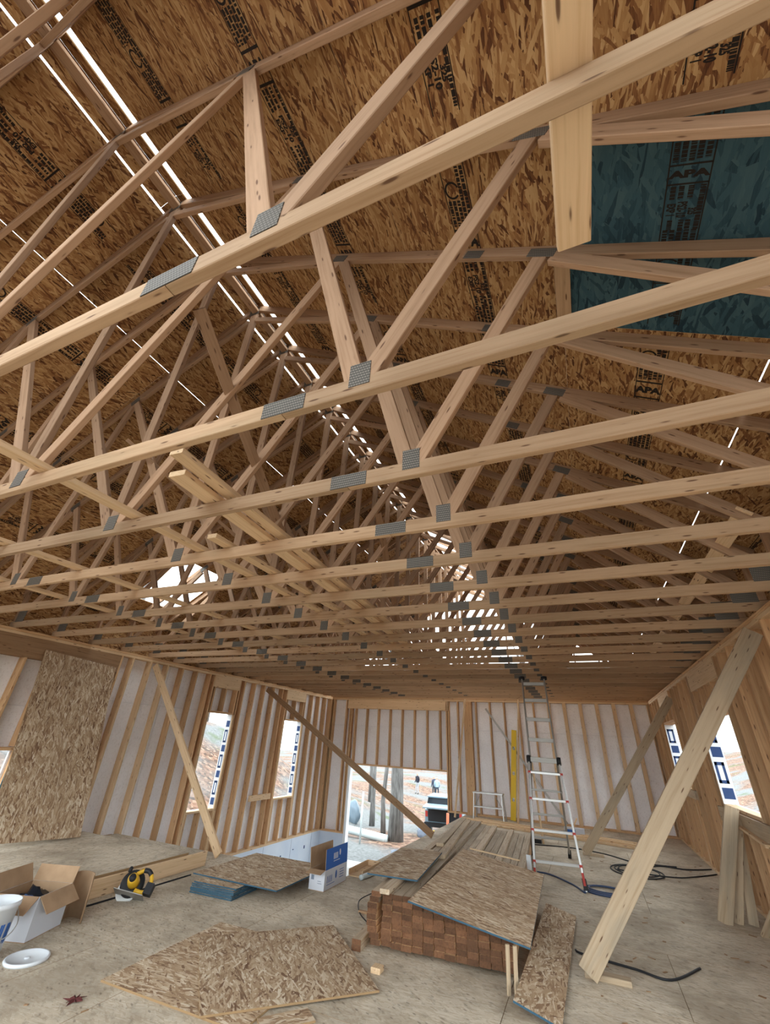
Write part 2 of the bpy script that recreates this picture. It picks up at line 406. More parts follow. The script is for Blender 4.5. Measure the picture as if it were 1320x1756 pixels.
# ------------------------------------------------------------------ walls
def cells(a0, a1, z0, z1, holes, zsplit, step=1.2, agrid=0.0):
    A = {a0, a1}; Z = {z0, z1, zsplit}
    k = a0 + agrid
    while k < a1: A.add(round(k, 3)); k += step
    for h in holes: A |= {h[0], h[1]}; Z |= {h[2], h[3]}
    A = sorted(a for a in A if a0 <= a <= a1); Z = sorted(z for z in Z if z0 <= z <= z1)
    for i in range(len(A) - 1):
        run = None
        for j in range(len(Z) - 1):
            am, zm = (A[i] + A[i+1]) / 2, (Z[j] + Z[j+1]) / 2
            solid = not any(h[0] < am < h[1] and h[2] < zm < h[3] for h in holes)
            if solid and run is not None and Z[j] != zsplit: run[3] = Z[j+1]
            elif solid:
                if run: yield run
                run = [A[i], A[i+1], Z[j], Z[j+1]]
            elif run: yield run; run = None
        if run: yield run
def clad(parent, axis, pos, sgn, cl):
    """foam sheets with the wrap behind, on the outer side of the studs"""
    bm = bmesh.new()
    for a0, a1, z0, z1 in cl:
        if a1 - a0 < 0.02 or z1 - z0 < 0.02: continue
        g = 0.002
        lo = (pos, a0 + g, z0 + g) if axis == 'x' else (a0 + g, pos, z0 + g)
        hi = (pos + sgn * 0.025, a1 - g, z1 - g) if axis == 'x' else (a1 - g, pos + sgn * 0.025, z1 - g)
        lo, hi = [min(p, q) for p, q in zip(lo, hi)], [max(p, q) for p, q in zip(lo, hi)]
        box('foam_panel', lo, hi, FOAM, parent)
        p2 = pos + sgn * 0.026; p3 = pos + sgn * 0.034
        lo = (min(p2, p3), a0, z0) if axis == 'x' else (a0, min(p2, p3), z0)
        hi = (max(p2, p3), a1, z1) if axis == 'x' else (a1, max(p2, p3), z1)
        bm_box(bm, lo, hi)
    mesh_obj('house_wrap', bm, WRAP, parent)
def stud(parent, axis, pos, a, z0, z1, sgn, th=0.038, name='stud', mat=None, depth=0.14):
    """2x6 stud; pos is the inner face, sgn the outward direction"""
    q0, q1 = sorted((pos, pos + sgn * depth))
    if axis == 'x': box(name, (q0, a - th/2, z0), (q1, a + th/2, z1), mat or W_STUD, parent)
    else: box(name, (a - th/2, q0, z0), (a + th/2, q1, z1), mat or W_STUD, parent)
def plate(parent, axis, pos, a0, a1, z0, z1, sgn, name='plate', mat=None, depth=0.14):
    q0, q1 = sorted((pos, pos + sgn * depth))
    if axis == 'x': box(name, (q0, a0, z0), (q1, a1, z1), mat or W_STUD, parent)
    else: box(name, (a0, q0, z0), (a1, q1, z1), mat or W_STUD, parent)
def window(parent, axis, pos, a0, a1, z0, z1, base, top, sgn, hdr=0.24):
    """rough opening: king and jack studs, header, cripples, sill"""
    for a, s in ((a0, -1), (a1, 1)):
        stud(parent, axis, pos, a + s * 0.058, base, top, sgn, name='king_stud')
        stud(parent, axis, pos, a + s * 0.019, base, z1, sgn, name='jack_stud', mat=W_PALE)
    plate(parent, axis, pos, a0 - 0.04, a1 + 0.04, top - hdr, top, sgn, 'header', W_PALE)
    plate(parent, axis, pos, a0, a1, z1, z1 + 0.038, sgn, 'head_plate')
    plate(parent, axis, pos, a0, a1, z0 - 0.038, z0, sgn, 'rough_sill', W_PALE)
    n = max(2, round((a1 - a0) / 0.4))
    for i in range(n + 1):
        a = a0 + 0.02 + (a1 - a0 - 0.04) * i / n
        if top - hdr - z1 > 0.15: stud(parent, axis, pos, a, z1 + 0.038, top - hdr, sgn, name='cripple_stud')
        stud(parent, axis, pos, a, base, z0 - 0.038, sgn, name='cripple_stud')
def wrap_print(parent, x0, x1, y, z0, z1):
    """wrap folded round the far jamb, with its dark print"""
    f = box('wrap_flap', (x0, y - 0.006, z0), (x1, y - 0.002, z1), WRAP, parent)
    wd = x1 - x0; z = z0 + 0.06; k = 0
    while z < z1 - 0.2:
        bm = bmesh.new(); yy = y - 0.008
        if k % 2 == 0: bm_box(bm, (x0 + wd * 0.15, yy, z), (x1 - wd * 0.1, yy + 0.001, z + 0.13)); z += 0.18
        else:
            h = 0.26
            for q in ((0.12, 0.3), (0.62, 0.8)):
                bm_box(bm, (x0 + wd * q[0], yy, z), (x0 + wd * q[1], yy + 0.001, z + h))
            bm_box(bm, (x0 + wd * 0.12, yy, z), (x0 + wd * 0.8, yy + 0.001, z + 0.04))
            bm_box(bm, (x0 + wd * 0.12, yy, z + h - 0.04), (x0 + wd * 0.8, yy + 0.001, z + h))
            z += 0.32
        k += 1
        mesh_obj('wrap_print', bm, INK_BLUE, f)

# left wall
wl_ = struct('wall_left')
LW = [(7.82, 8.60, 0.15, 1.97), (10.70, 11.57, 0.17, 1.97)]
NEAR_OPEN = (-0.4, 4.25, 0.2, 1.22)
clad(wl_, 'x', XL - 0.14, -1, list(cells(5.4, YF + 0.14, SILL, 2.80, LW, 1.99)) + list(cells(YB, 5.4, 0.0, 2.80, [NEAR_OPEN], 1.80)))
plate(wl_, 'x', XL, YB, YF + 0.14, PL, PL + 0.039, -1, 'top_plate', W_PALE); plate(wl_, 'x', XL, YB, YF + 0.14, PL + 0.041, TOP, -1, 'top_plate')
plate(wl_, 'x', XL, 5.4, YF + 0.14, SILL - 0.04, SILL, -1, 'sole_plate', W_PALE)
plate(wl_, 'x', XL, YB, 5.38, 0.0, 0.038, -1, 'sole_plate')
for a0, a1, z0, z1 in LW:
    window(wl_, 'x', XL, a0, a1, z0, z1, SILL, PL, -1)
    wrap_print(wl_, XL - 0.16, XL - 0.03, a1, z0, z1)
k = 0
y = 5.62
while y < YF + 0.1:
    if not any(a0 - 0.12 < y < a1 + 0.12 for a0, a1, _, _ in LW): stud(wl_, 'x', XL, y, SILL, PL, -1, mat=W_PALE if y < 6.7 else None)  # nearest studs take paler wood, putting the light on their faces into colour
    y += 0.4
for y in (YF - 0.06, YF + 0.06): stud(wl_, 'x', XL, y, SILL, PL, -1)
box('header_beam', (XL - 0.13, 2.0, 2.44), (XL + 0.002, 5.36, PL), W_DARK, wl_)
for y in (3.05, 3.45, 3.86, 4.22): stud(wl_, 'x', XL, y, 1.27, 2.44, -1)
plate(wl_, 'x', XL, -0.4, 4.25, 1.22, 1.26, -1, 'head_plate')
box('sheathing_strip', (XL - 0.05, 4.26, 0.2), (XL - 0.03, 5.3, 2.43), OSB_BLUE, wl_)
for y in (4.30, 5.38, 1.8, 1.4, 1.0, 0.6, 0.2, -0.2, -0.6, -1.0): stud(wl_, 'x', XL, y, 1.26 if -0.4 < y < 2 else 0.04, 2.44 if 2 < y < 5.36 else PL, -1)
blk = box('blocking', (XL - 0.001, 9.70, 0.18), (XL + 0.038, 10.52, 0.30), W_PALE, wl_)

# right wall
wr_ = struct('wall_right')
RW = [(6.68, 8.22, 1.07, 2.12), (10.35, 11.62, 1.12, 2.20)]
ADDED_OPEN = (-0.6, 3.6, 0.0, 2.40)                        # unseen wide opening beside the camera, added to let in more daylight
clad(wr_, 'x', XR + 0.14, 1, list(cells(YB, YF + 0.14, 0.0, 2.80, RW + [ADDED_OPEN], 1.99, agrid=0.3)))
plate(wr_, 'x', XR, YB, YF + 0.14, PL, PL + 0.039, 1, 'top_plate', W_PALE); plate(wr_, 'x', XR, YB, YF + 0.14, PL + 0.041, TOP, 1, 'top_plate')
plate(wr_, 'x', XR, ADDED_OPEN[1], YF + 0.14, 0.0, 0.038, 1, 'sole_plate', W_PALE)
for a0, a1, z0, z1 in RW:
    window(wr_, 'x', XR, a0, a1, z0, z1, 0.038, PL, 1)
    wrap_print(wr_, XR + 0.0, XR + 0.172, a1, z0, z1)
y = -1.2
while y < YF + 0.1:
    if ADDED_OPEN[0] < y < ADDED_OPEN[1]: pass
    elif not any(a0 - 0.12 < y < a1 + 0.12 for a0, a1, _, _ in RW): stud(wr_, 'x', XR, y, 0.038, PL, 1)
    y += 0.4
box('header', (XR, ADDED_OPEN[0] - 0.04, 2.40), (XR + 0.14, ADDED_OPEN[1] + 0.04, PL), W_PALE, wr_)  # header and jacks below frame the added daylight opening
for y in (ADDED_OPEN[0] - 0.019, ADDED_OPEN[1] + 0.019): stud(wr_, 'x', XR, y, 0.038, 2.40, 1, name='jack_stud')
box('ledger_board', (XR - 0.04, 6.0, 0.86), (XR, 8.45, 1.03), W_BRACE, wr_)
box('ledger_board', (XR - 0.04, 9.9, 0.98), (XR, 11.8, 1.11), W_BRACE, wr_)

# far wall
wf_ = struct('wall_far')
DO = (-6.80, -3.70, SILL - 1, 0.92)
cl = list(cells(XL - 0.165, -6.80, SILL, 2.80, [], 1.99)) + list(cells(-6.80, -3.70, 0.96, 2.80, [], 1.99, agrid=0.45)) + list(cells(-3.70, XR + 0.165, 0.0, 2.80, [], 1.99, agrid=0.9))
clad(wf_, 'y', YF + 0.14, 1, cl)
plate(wf_, 'y', YF, XL, XR, PL, PL + 0.039, 1, 'top_plate', W_PALE); plate(wf_, 'y', YF, XL, XR, PL + 0.041, TOP, 1, 'top_plate')
plate(wf_, 'y', YF, -3.70, XR, 0.0, 0.038, 1, 'sole_plate'); plate(wf_, 'y', YF, XL, -6.82, SILL - 0.04, SILL, 1, 'sole_plate')
plate(wf_, 'y', YF, -7.0, -3.60, 2.48, PL, 1, 'header', W_PALE); plate(wf_, 'y', YF, -6.80, -3.70, 0.92, 0.96, 1, 'head_plate')
for x in (-7.52, -7.05): stud(wf_, 'y', YF, x, SILL, PL, 1)
for x in (-6.90, -6.84): stud(wf_, 'y', YF, x, SILL, 2.48, 1, name='king_stud')
for x in (-6.76,): box('door_post', (-6.80, YF - 0.03, LOW), (-6.72, YF + 0.14, 0.92), WRAP, wf_)
for i in range(8): stud(wf_, 'y', YF, -6.70 + i * 0.402, 0.96, 2.48, 1)
for x in (-3.68, -3.62, -3.34): stud(wf_, 'y', YF, x, 0.038, PL, 1)
box('post', (-3.15, YF - 0.03, 0.0), (-2.92, YF + 0.12, PL), W_STUD, wf_)
for i in range(12): stud(wf_, 'y', YF, -2.80 + i * 0.402, 0.038, PL, 1, th=0.085 if i >= 5 else 0.04, mat=W_PALE if i >= 5 else None)  # later studs widened and paled to imitate shading on the white sheet
stud(wf_, 'y', YF, 1.60, 0.038, PL, 1)
beam('strap_brace', (-2.51, YF - 0.004, 2.56), (-0.70, YF - 0.004, 0.05), 0.003, 0.05, ALU_DARK, wf_, up=(1, 0, 0.7))

for wall_, xo in ((wl_, XL - 0.165), (wr_, XR + 0.15)):
    y = YB
    while y < YF + 0.1:
        ye = min(y + 2.4, YF + 0.14)
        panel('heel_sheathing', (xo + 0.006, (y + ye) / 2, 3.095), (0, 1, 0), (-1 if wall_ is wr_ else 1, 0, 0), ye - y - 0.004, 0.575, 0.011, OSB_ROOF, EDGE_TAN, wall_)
        y = ye
# ------------------------------------------------------------------ roof sheathing
def stamp_mesh():
    bm = bmesh.new(); r = random.Random(3)
    L = 2.2; wd = 0.17
    for s in (-1, 1): bm_box(bm, (-L/2, s * wd/2 - 0.003, 0), (L/2, s * wd/2 + 0.003, 0.0006))
    def glyphs(s, size, x, y, rz, bold=0.0):
        me = text_mesh(s, size, bold); m = Matrix.Translation((x, y, 0.0004)) @ Matrix.Rotation(rz, 4, 'Z')
        k = len(bm.verts); bm.from_mesh(me); bm.verts.ensure_lookup_table()
        for q in bm.verts[k:]: q.co = m @ q.co
    for x in (-0.62, 0.60):
        bm_box(bm, (x - 0.09, -wd/2, 0), (x - 0.075, wd/2, 0.0006)); bm_box(bm, (x + 0.075, -wd/2, 0), (x + 0.09, wd/2, 0.0006))
        glyphs('APA', 0.085, x, 0, math.pi/2, 0.005)
    for x in (-0.30, 0.92):
        glyphs('EXP 1', 0.05, x, -0.055, 0, 0.0025); glyphs('PS2-10', 0.055, x, -0.008, 0, 0.0025); glyphs('325', 0.045, x + 0.02, 0.037, 0, 0.0025)
    for x in (-0.95, 0.27):
        n = 18
        for i in range(n):
            a = 2 * math.pi * i / n
            if 0.9 < a < 1.9: continue
            m = Matrix.Translation((x + 0.045 * math.cos(a), -0.03 + 0.045 * math.sin(a), 0)) @ Matrix.Rotation(a, 4, 'Z')
            bm_box(bm, (-0.006, -0.009, 0), (0.006, 0.009, 0.0006), 0, m)
    # rows of fine print, illegible at this distance
    for x0, x1, rows in ((-0.52, -0.10, (0.068,)), (-0.10, 0.20, (-0.064, -0.032, 0.0, 0.032, 0.064)), (0.20, 0.34, (0.03, 0.065)), (0.34, 0.50, (-0.064, -0.032, 0.0, 0.032, 0.064)), (0.72, 1.08, (0.068,)), (-1.08, -0.74, (0.03, 0.062)), (-0.89, -0.73, (-0.064, -0.032, 0.0)), (-0.52, -0.40, (-0.055, -0.02, 0.02)), (-0.2, -0.1, (-0.05, 0.0, 0.03)), (0.72, 0.82, (-0.055, -0.02, 0.02))):
        for y in rows:
            x = x0
            while x < x1:
                l = r.uniform(0.008, 0.035)
                bm_box(bm, (x, y - 0.0115, 0), (min(x + l, x1), y + 0.0115, 0.0006)); x += l + r.uniform(0.003, 0.009)
    me = bpy.data.meshes.new('stamp'); bm.to_mesh(me); bm.free(); me.materials.append(INK); return me
STAMP = stamp_mesh()
SP = 1.2
def slope_pt(side, d, y, off=0.0):
    """d metres down the slope from the ridge, off metres above the underside"""
    return Vector((XC + side * (d * CO + off * SL * CO), y, ZA - d * SL * CO + off * CO))
holes = {-1: [(4.90, 5.95, 3)], 1: []}
for side, nm in ((-1, 'roof_left'), (1, 'roof_right')):
    rf = struct(nm)
    nrm = Vector((side * SL * CO, 0, CO))
    d0 = (0.182 if side == -1 else 0.212) / CO
    for row in range(5):
        gap = {(-1, 1): 0.011, (1, 4): 0.012, (-1, 3): 0.006}.get((side, row), 0.003)
        a, b = d0 + row * SP + gap / 2, d0 + (row + 1) * SP - 0.0015
        ys = [-1.35 - (1.2 if row % 2 else 0.0) + 2.4 * i for i in range(8)]
        for y0 in ys:
            segs = [(max(y0, -1.4), min(y0 + 2.4, YF + 0.45))]
            blue = False
            if side == 1 and row == 0: segs = [(p, min(q, 8.4)) for p, q in segs if p < 8.3]
            if side == -1 and row == 3: segs = [s for p, q in segs for s in ((p, min(q, 4.9)), (max(p, 5.95), q))]
            if side == 1 and row == 3: segs = [s for p, q in segs for s in ((p, min(q, 1.06)), (max(p, 1.06), min(q, 2.25)), (max(p, 2.25), q))]
            for p, q in segs:
                if q - p < 0.1: continue
                isblue = side == 1 and row == 3 and abs(p - 1.06) < 0.01
                isl = OSB_BLUE if isblue else OSB_ROOF
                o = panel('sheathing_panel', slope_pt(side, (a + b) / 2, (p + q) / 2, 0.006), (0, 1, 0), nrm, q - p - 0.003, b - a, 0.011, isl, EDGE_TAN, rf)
                if q - p > 1.1:
                    ml = STAMP
                    st = bpy.data.objects.new('printed_stamp', ml)
                    flip = Matrix.Rotation(math.pi, 4, 'X') if side == 1 else Matrix.Rotation(math.pi, 4, 'Y')
                    sx = Matrix.Diagonal((min(1, (q - p) / 2.4), 1, 1, 1))
                    put(st, wmat(o) @ Matrix.Translation((rnd.uniform(-.06, .06) * (q - p > 2), rnd.uniform(-0.04, 0.04), -0.0062)) @ flip @ sx, o)
    # narrow strips against the ridge; the slots beside them let daylight in
    e = 0.122 / CO if side == 1 else 0.167 / CO
    y0 = -1.4
    while y0 < (8.4 if side == 1 else YF):
        y1 = min(y0 + 2.4, YF + 0.4)
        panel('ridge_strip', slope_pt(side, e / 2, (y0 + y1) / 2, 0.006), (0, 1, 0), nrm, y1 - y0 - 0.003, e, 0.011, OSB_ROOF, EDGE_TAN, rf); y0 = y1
    if side == 1:
        box('blocking', (0.27, 1.70, roof_z(0.3) - 0.07), (0.36, 2.22, roof_z(0.3) - 0.03), W_TRUSS, rf)

# ------------------------------------------------------------------ roof trusses
TS = 0.618
def truss(name):
    T = empty(name)
    th = 0.038
    def mem(nm, x0, z0, x1, z1, h, mat): return beam(nm, (x0, 0, z0), (x1, 0, z1), th, h, mat, T)
    bz = 2.857
    s1, s2 = XC - 1.97, XC + 1.975
    for a, b in ((XL - 0.13, s1 - 0.002), (s1 + 0.002, s2 - 0.002), (s2 + 0.002, XR + 0.13)): mem('bottom_chord', a, bz, b, bz, 0.09, W_TRUSS)
    n0 = 0.05                                      # half the depth of a 2x4 top chord, measured vertically
    for sd in (-1, 1):
        xe = XC + sd * (XR + 0.58 - XC); off = 0.0455 / CO
        mem('top_chord', XC + sd * 0.01, roof_z(XC) - off, xe, roof_z(xe) - off, 0.089, W_WEB)
        A, B, C_ = XC + sd * 1.65, XC + sd * 3.18, XC + sd * 2.345
        H = XC + sd * (XR - XC + 0.06)
        zt = lambda x: roof_z(x) - 2 * off
        b0 = 2.905
        mem('web', XC + sd * 0.06, b0, A + sd * -0.02, zt(A) + 0.005, 0.089, W_WEB)
        mem('web', A + sd * 0.03, zt(A) - 0.01, C_ - sd * 0.03, b0, 0.089, W_WEB)
        mem('web', C_ + sd * 0.03, b0, B - sd * 0.02, zt(B), 0.089, W_WEB)
        mem('web', B + sd * 0.05, zt(B) - 0.03, H - sd * 0.06, b0 + 0.06, 0.089, W_WEB)
        mem('web', XC + sd * 0.05, 6.015, XC + sd * 1.56, zt(XC + sd * 1.56) + 0.02, 0.07, W_WEB)
        box('heel_post', (H - 0.045, -th/2, b0), (H + 0.045, th/2, roof_z(H) - 2 * off + 0.01), W_WEB, T)
    box('king_post', (XC - 0.045, -th/2, 2.905), (XC + 0.045, th/2, ZA - 0.10), W_WEB, T)
    def pl(x, z, lx, lz, tilt=0.0):
        m = Matrix.Translation((x, -th/2 - 0.0015, z)) @ Matrix.Rotation(tilt, 4, 'Y')
        key = ('pl', lx, lz)
        if key not in CACHE: CACHE[key] = beam_mesh(lx, 0.003, lz, STEEL)
        put(bpy.data.objects.new('connector_plate', CACHE[key]), m, T)
    pl(XC, 2.905, 0.11, 0.12); pl(XC, ZA - 0.13, 0.14, 0.13)
    for sd in (-1, 1):
        pl(XC + sd * 2.345, 2.915, 0.095, 0.125)
        ta = math.atan(SL) * sd
        for d, lx in ((1.65, 0.14), (3.18, 0.17), (2.77, 0.13)):
            x = XC + sd * d; pl(x, roof_z(x) - 0.075, lx, 0.075, ta)
        pl(XC + sd * (XR - XC - 0.06), 2.985, 0.20, 0.19)
    pl(s1, 2.857, 0.22, 0.086); pl(s2, 2.857, 0.22, 0.086)
    return T
t0 = truss('roof_truss')
ys = [0.446 + TS * (i - 2) for i in range(23)]
for i, y in enumerate(ys):
    T = t0 if i == 0 else copy_tree(t0)
    T.matrix_basis = Matrix.Translation((0, y, 0))
    k = i - 2
    if k < 0: lb = 'timber roof truss just in front of the loose plank truss' if k == -1 else 'timber roof truss at the open end of the building'
    elif k == 0: lb = 'pale timber roof truss with the loose flat plank on its bottom chord'
    elif i == len(ys) - 1: lb = 'timber roof truss standing closest to the far studded wall'
    else: lb = 'timber roof truss with steel plates, %s behind the plank-carrying truss' % ORD[k - 1]
    tag(T, lb, 'roof truss', 'roof trusses')
gt = empty('gable_truss', (0, YF + 0.09, 0))
beam('bottom_chord', (XL - 0.13, YF + 0.09, 2.85), (XR + 0.13, YF + 0.09, 2.85), 0.038, 0.07, W_TRUSS, gt)
for sd in (-1, 1):
    xe = XC + sd * (XR + 0.58 - XC)
    beam('top_chord', (XC, YF + 0.09, ZA - 0.055), (xe, YF + 0.09, roof_z(xe) - 0.055), 0.038, 0.089, W_WEB, gt)
for i in range(-7, 8):
    x = XC + i * 0.61
    box('gable_stud', (x - 0.019, YF + 0.045, 2.89), (x + 0.019, YF + 0.135, roof_z(x) - 0.1), W_WEB, gt)
tag(gt, 'open gable end frame with upright studs above the far wall', 'gable frame')
# blocks between the trusses under the ridge
rb = struct('roof_ridge')
for y0, y1 in zip(ys, ys[1:]): box('ridge_block', (XC - 0.045 + 0.02, y0 + 0.02, ZA - 0.16), (XC + 0.045 + 0.02, y1 - 0.02, ZA - 0.122), W_WEB, rb)

# ------------------------------------------------------------------ loose boards up in the trusses
def loose(name, label, p0, p1, wd, h, mat, cat='board', group=None, up=(0, 0, 1), end=None):
    return tag(beam(name, p0, p1, wd, h, mat, up=up, end=end), label, cat, group)
loose('loose_plank', 'pale clean plank lying flat across the roof truss chords, sawn end overhanging', (0.192, -0.9, 2.923), (0.192, 0.822, 2.923), 0.09, 0.038, W_PALE, 'plank')
CB = 2.903
for lb, p0, p1, wd, hh in (
    ('long lateral brace board along the middle of the truss bottom chords', (-2.76, -0.9, CB + 0.02), (-2.60, 9.2, CB + 0.02), 0.089, 0.036),
    ('long lateral brace board nearer the eave over the leaning strand board', (-4.35, 0.6, CB + 0.02), (-3.95, 8.6, CB + 0.02), 0.089, 0.036),
    ('thin brace board along the eave side of the truss chords', (-5.55, 1.2, CB + 0.02), (-5.45, 7.6, CB + 0.02), 0.089, 0.036),
    ('lower board of the doubled stack lying across the truss chords', (-1.98, 1.35, CB + 0.02), (-2.30, 6.0, CB + 0.02), 0.12, 0.036),
    ('upper board of the doubled stack lying across the truss chords', (-1.86, 1.22, CB + 0.058), (-2.19, 5.9, CB + 0.058), 0.09, 0.036),
    ('single pale board lying across truss chords beside the doubled stack', (-2.42, 2.1, CB + 0.02), (-2.48, 7.8, CB + 0.02), 0.089, 0.036)):
    loose('brace_board', lb, p0, p1, wd, hh, W_PALE, group='boards lying on the truss chords')
loose('web_brace', 'diagonal brace board nailed across the truss webs near ridge', (-2.02, 1.12, 4.17), (-2.72, 3.6, 3.22), 0.038, 0.089, W_WEB, 'brace board', up=(0.8, 0, 0.6))
loose('web_brace', 'second diagonal brace board crossing webs deeper along the roof', (-2.02, 4.2, 4.17), (-2.72, 6.9, 3.22), 0.038, 0.089, W_WEB, 'brace board', up=(0.8, 0, 0.6))
loose('web_brace', 'diagonal brace board on the webs over the leaning strand board', (-3.9, 2.0, 4.20), (-3.2, 4.6, 3.24), 0.038, 0.089, W_WEB, 'brace board', up=(-0.8, 0, 0.6))
loose('web_brace', 'wide brace board running along the heel webs above the two-window wall', (1.36, 3.5, 3.24), (1.36, 9.6, 3.24), 0.02, 0.11, W_PALE, 'brace board', up=(1, 0, -0.9))

# ------------------------------------------------------------------ diagonal wall braces
def brace(label, top, foot, wd=0.038, h=0.14, mat=W_BRACE, cleat=None, up=(0, 0, 1)):
    o = loose('wall_brace', label, foot, top, wd, h, mat, 'wall brace', 'temporary wall braces', up=up)
    if cleat:
        x, y = cleat
        tag(box('floor_cleat', (x - 0.19, y - 0.045, 0.0), (x + 0.15, y + 0.045, 0.038), W_BRACE), 'short scrap cleat on the floor at foot of the %s brace' % ('big stout' if y < 6 else 'slim'), 'wood cleat', 'brace floor cleats')
    return o
brace('stout diagonal brace board propping the two-window wall, foot on floor cleat', (1.60, 4.93, 2.66), (-0.26, 4.97, 0.055), 0.04, 0.15, cleat=(-0.10, 5.09))
brace('slim diagonal brace board propping the wall beyond the ladder', (1.62, 10.02, 2.58), (-0.29, 9.94, 0.05), 0.038, 0.14, cleat=(-0.15, 10.08))
brace('pale diagonal brace from top plate down to the platform board end', (XL + 0.03, 6.09, 2.68), (-5.09, 6.06, 0.05), 0.038, 0.12, W_PALE)
brace('long dark diagonal brace crossing in front of the lower doorway', (XL + 0.03, 9.67, 2.65), (-2.97, 9.55, 0.06), 0.038, 0.12, W_DARK)

# ------------------------------------------------------------------ platform and leaning sheet
pf = empty('deck_platform', (-6.3, 3.0, 0)); tag(pf, 'low raised strand board platform under the leaning sheet', 'platform')
for x0, x1 in ((XL + 0.02, -6.28), (-6.276, -5.06)):
    for y0, y1 in ((YB, 0.63), (0.634, 3.03), (3.034, 5.43)):
        panel('deck_panel', ((x0 + x1) / 2, (y0 + y1) / 2, 0.169), (0, 1, 0), (0, 0, 1), y1 - y0, x1 - x0, 0.022, OSB_FLOOR, EDGE_TAN, pf)
for y in (YB + 0.02, 0.63, 3.03, 5.41): box('joist', (XL + 0.02, y - 0.019, 0.0), (-5.07, y + 0.019, 0.157), W_STUD, pf)
box('joist', (-5.106, YB, 0.0), (-5.068, 5.43, 0.157), W_DARK, pf)
loose('edge_board', 'long pale board standing on edge along the platform', (-5.03, 3.60, 0.080), (-5.03, 5.73, 0.080), 0.036, 0.158, W_PALE)
u = Vector((-7.56, 5.29, 2.53)) - Vector((-6.84, 5.13, 0.19)); u.normalize()
rt = Vector((0, 1, 0)) - u * u.y; rt.normalize()
nn = u.cross(rt)
ctr = Vector((-6.84, 5.13, 0.19)) + u * 1.22 - rt * 0.61
tag(panel('leaning_sheet', ctr, u, nn, 2.44, 1.22, 0.012, OSB_SHEET, EDGE_TAN), 'full strand board sheet leaning upright against wall on the platform', 'strand board')

# ------------------------------------------------------------------ sheets lying on the floor
def sheet(label, cx, cy, z, lx, ly, rz, face=OSB_SHEET, edge=EDGE_BLUE, tilt=(0, 0, 1), th=0.012, group=None, name='board_sheet'):
    return tag(panel(name, (cx, cy, z), (math.cos(rz), math.sin(rz), 0), tilt, lx, ly, th, face, edge), label, 'strand board', group)
sheet('square strand board sheet flat on floor beneath the rotated one', -2.83, 3.73, 0.007, 1.24, 1.24, 0.02, edge=EDGE_TAN)
sheet('square strand board sheet lying turned on top of another sheet', -2.50, 3.95, 0.021, 1.22, 1.22, math.radians(-45), edge=EDGE_TAN)
sheet('small strand board scrap poking out under the turned sheet', -2.03, 3.36, 0.007, 0.34, 0.16, 0.9, edge=EDGE_TAN)
sheet('long narrow strand board strip on the floor beside the lumber pile', -0.55, 5.29, 0.055, 2.32, 0.31, math.radians(89), tilt=(0.22, 0, 1))
for i in range(7):
    sheet('small square strand board offcut, %s from the bottom of its blue-edged stack' % ORD[i], -4.08 + rnd.uniform(-.012, .012), 5.08 + rnd.uniform(-.012, .012), 0.008 + 0.0145 * i, 0.58, 0.46, 0.06 + rnd.uniform(-.02, .02), group='stacked strand board offcuts')
sheet('large strand board sheet resting on the blue-edged offcut stack', -3.945, 5.62, 0.112, 1.20, 1.20, 0.01)
for i, (dx, dy) in enumerate(((-0.15, 0.8), (0.35, 0.75))):
    tag(box('spacer_block', (-4.0 + dx - .05, 5.1 + dy - .2, 0), (-4.0 + dx + .05, 5.1 + dy + .2, 0.104), W_STUD), 'short block under the large sheet, %s the carton' % ('farther from' if i == 0 else 'closer to'), 'wood block', 'blocks under the sheet')

# ------------------------------------------------------------------ lumber pile
PX0, PY0, PLEN = -1.985, 4.55, 4.75
ncol, nrow = 13, 9
PROT = Matrix.Translation((-2.0, 4.55, 0)) @ Matrix.Rotation(0.075, 4, 'Z') @ Matrix.Translation((2.0, -4.55, 0))
for c in range(ncol):
    rows = nrow if c < 4 else min(nrow, int((0.412 - 0.14 * (PX0 + 0.09 + c * 0.0935 + 1.60) - 0.062) / 0.0388))
    for r in range(rows):
        bulge = -0.05 * math.sin(math.pi * r / nrow) if c == 0 else 0
        x = PX0 + 0.045 + c * 0.0935 + bulge + rnd.uniform(-.002, .002)
        z = 0.052 + 0.0195 + r * 0.0388
        y = PY0 + rnd.uniform(-0.02, 0.015)
        o = beam('lumber_board', PROT @ Vector((x, y, z)), PROT @ Vector((x, y + PLEN + rnd.uniform(-.15, .1), z)), 0.089, 0.038, W_OLD if r >= rows - 2 else W_STUD, end=W_END)
        lay = 'top' if r == rows - 1 else ORD[r]
        tag(o, 'sawn board in the lumber pile, %s layer%s, %s from its doorway side' % (lay, '' if lay == 'top' else ' up', ORD[c]), 'board', 'boards of the lumber pile')
for i, y in enumerate((5.0, 6.7, 8.6)):
    tag(beam('bearer', PROT @ Vector((-2.05, y, 0.025)), PROT @ Vector((-0.78, y, 0.025)), 0.09, 0.05, W_DARK), 'bearer under the lumber pile, %s from its sawn ends' % ORD[i], 'bearer', 'bearers under the lumber pile')
for r in range(2):
    loose('side_board', '%s of two loose boards beside the foot of the lumber pile' % ('lower' if r == 0 else 'upper'), PROT @ Vector((-2.10, 4.50, 0.0195 + r * 0.039)), PROT @ Vector((-2.10, 8.2, 0.0195 + r * 0.039)), 0.085, 0.038, W_OLD, group='boards beside the lumber pile', end=W_END)
ztop = 0.052 + nrow * 0.0388 + 0.001
loose('grey_board', 'grey weathered board end on the lumber pile beside the turned sheet', PROT @ Vector((-1.86, 4.50, ztop + 0.019)), PROT @ Vector((-1.86, 6.3, ztop + 0.019)), 0.089, 0.036, W_OLD)
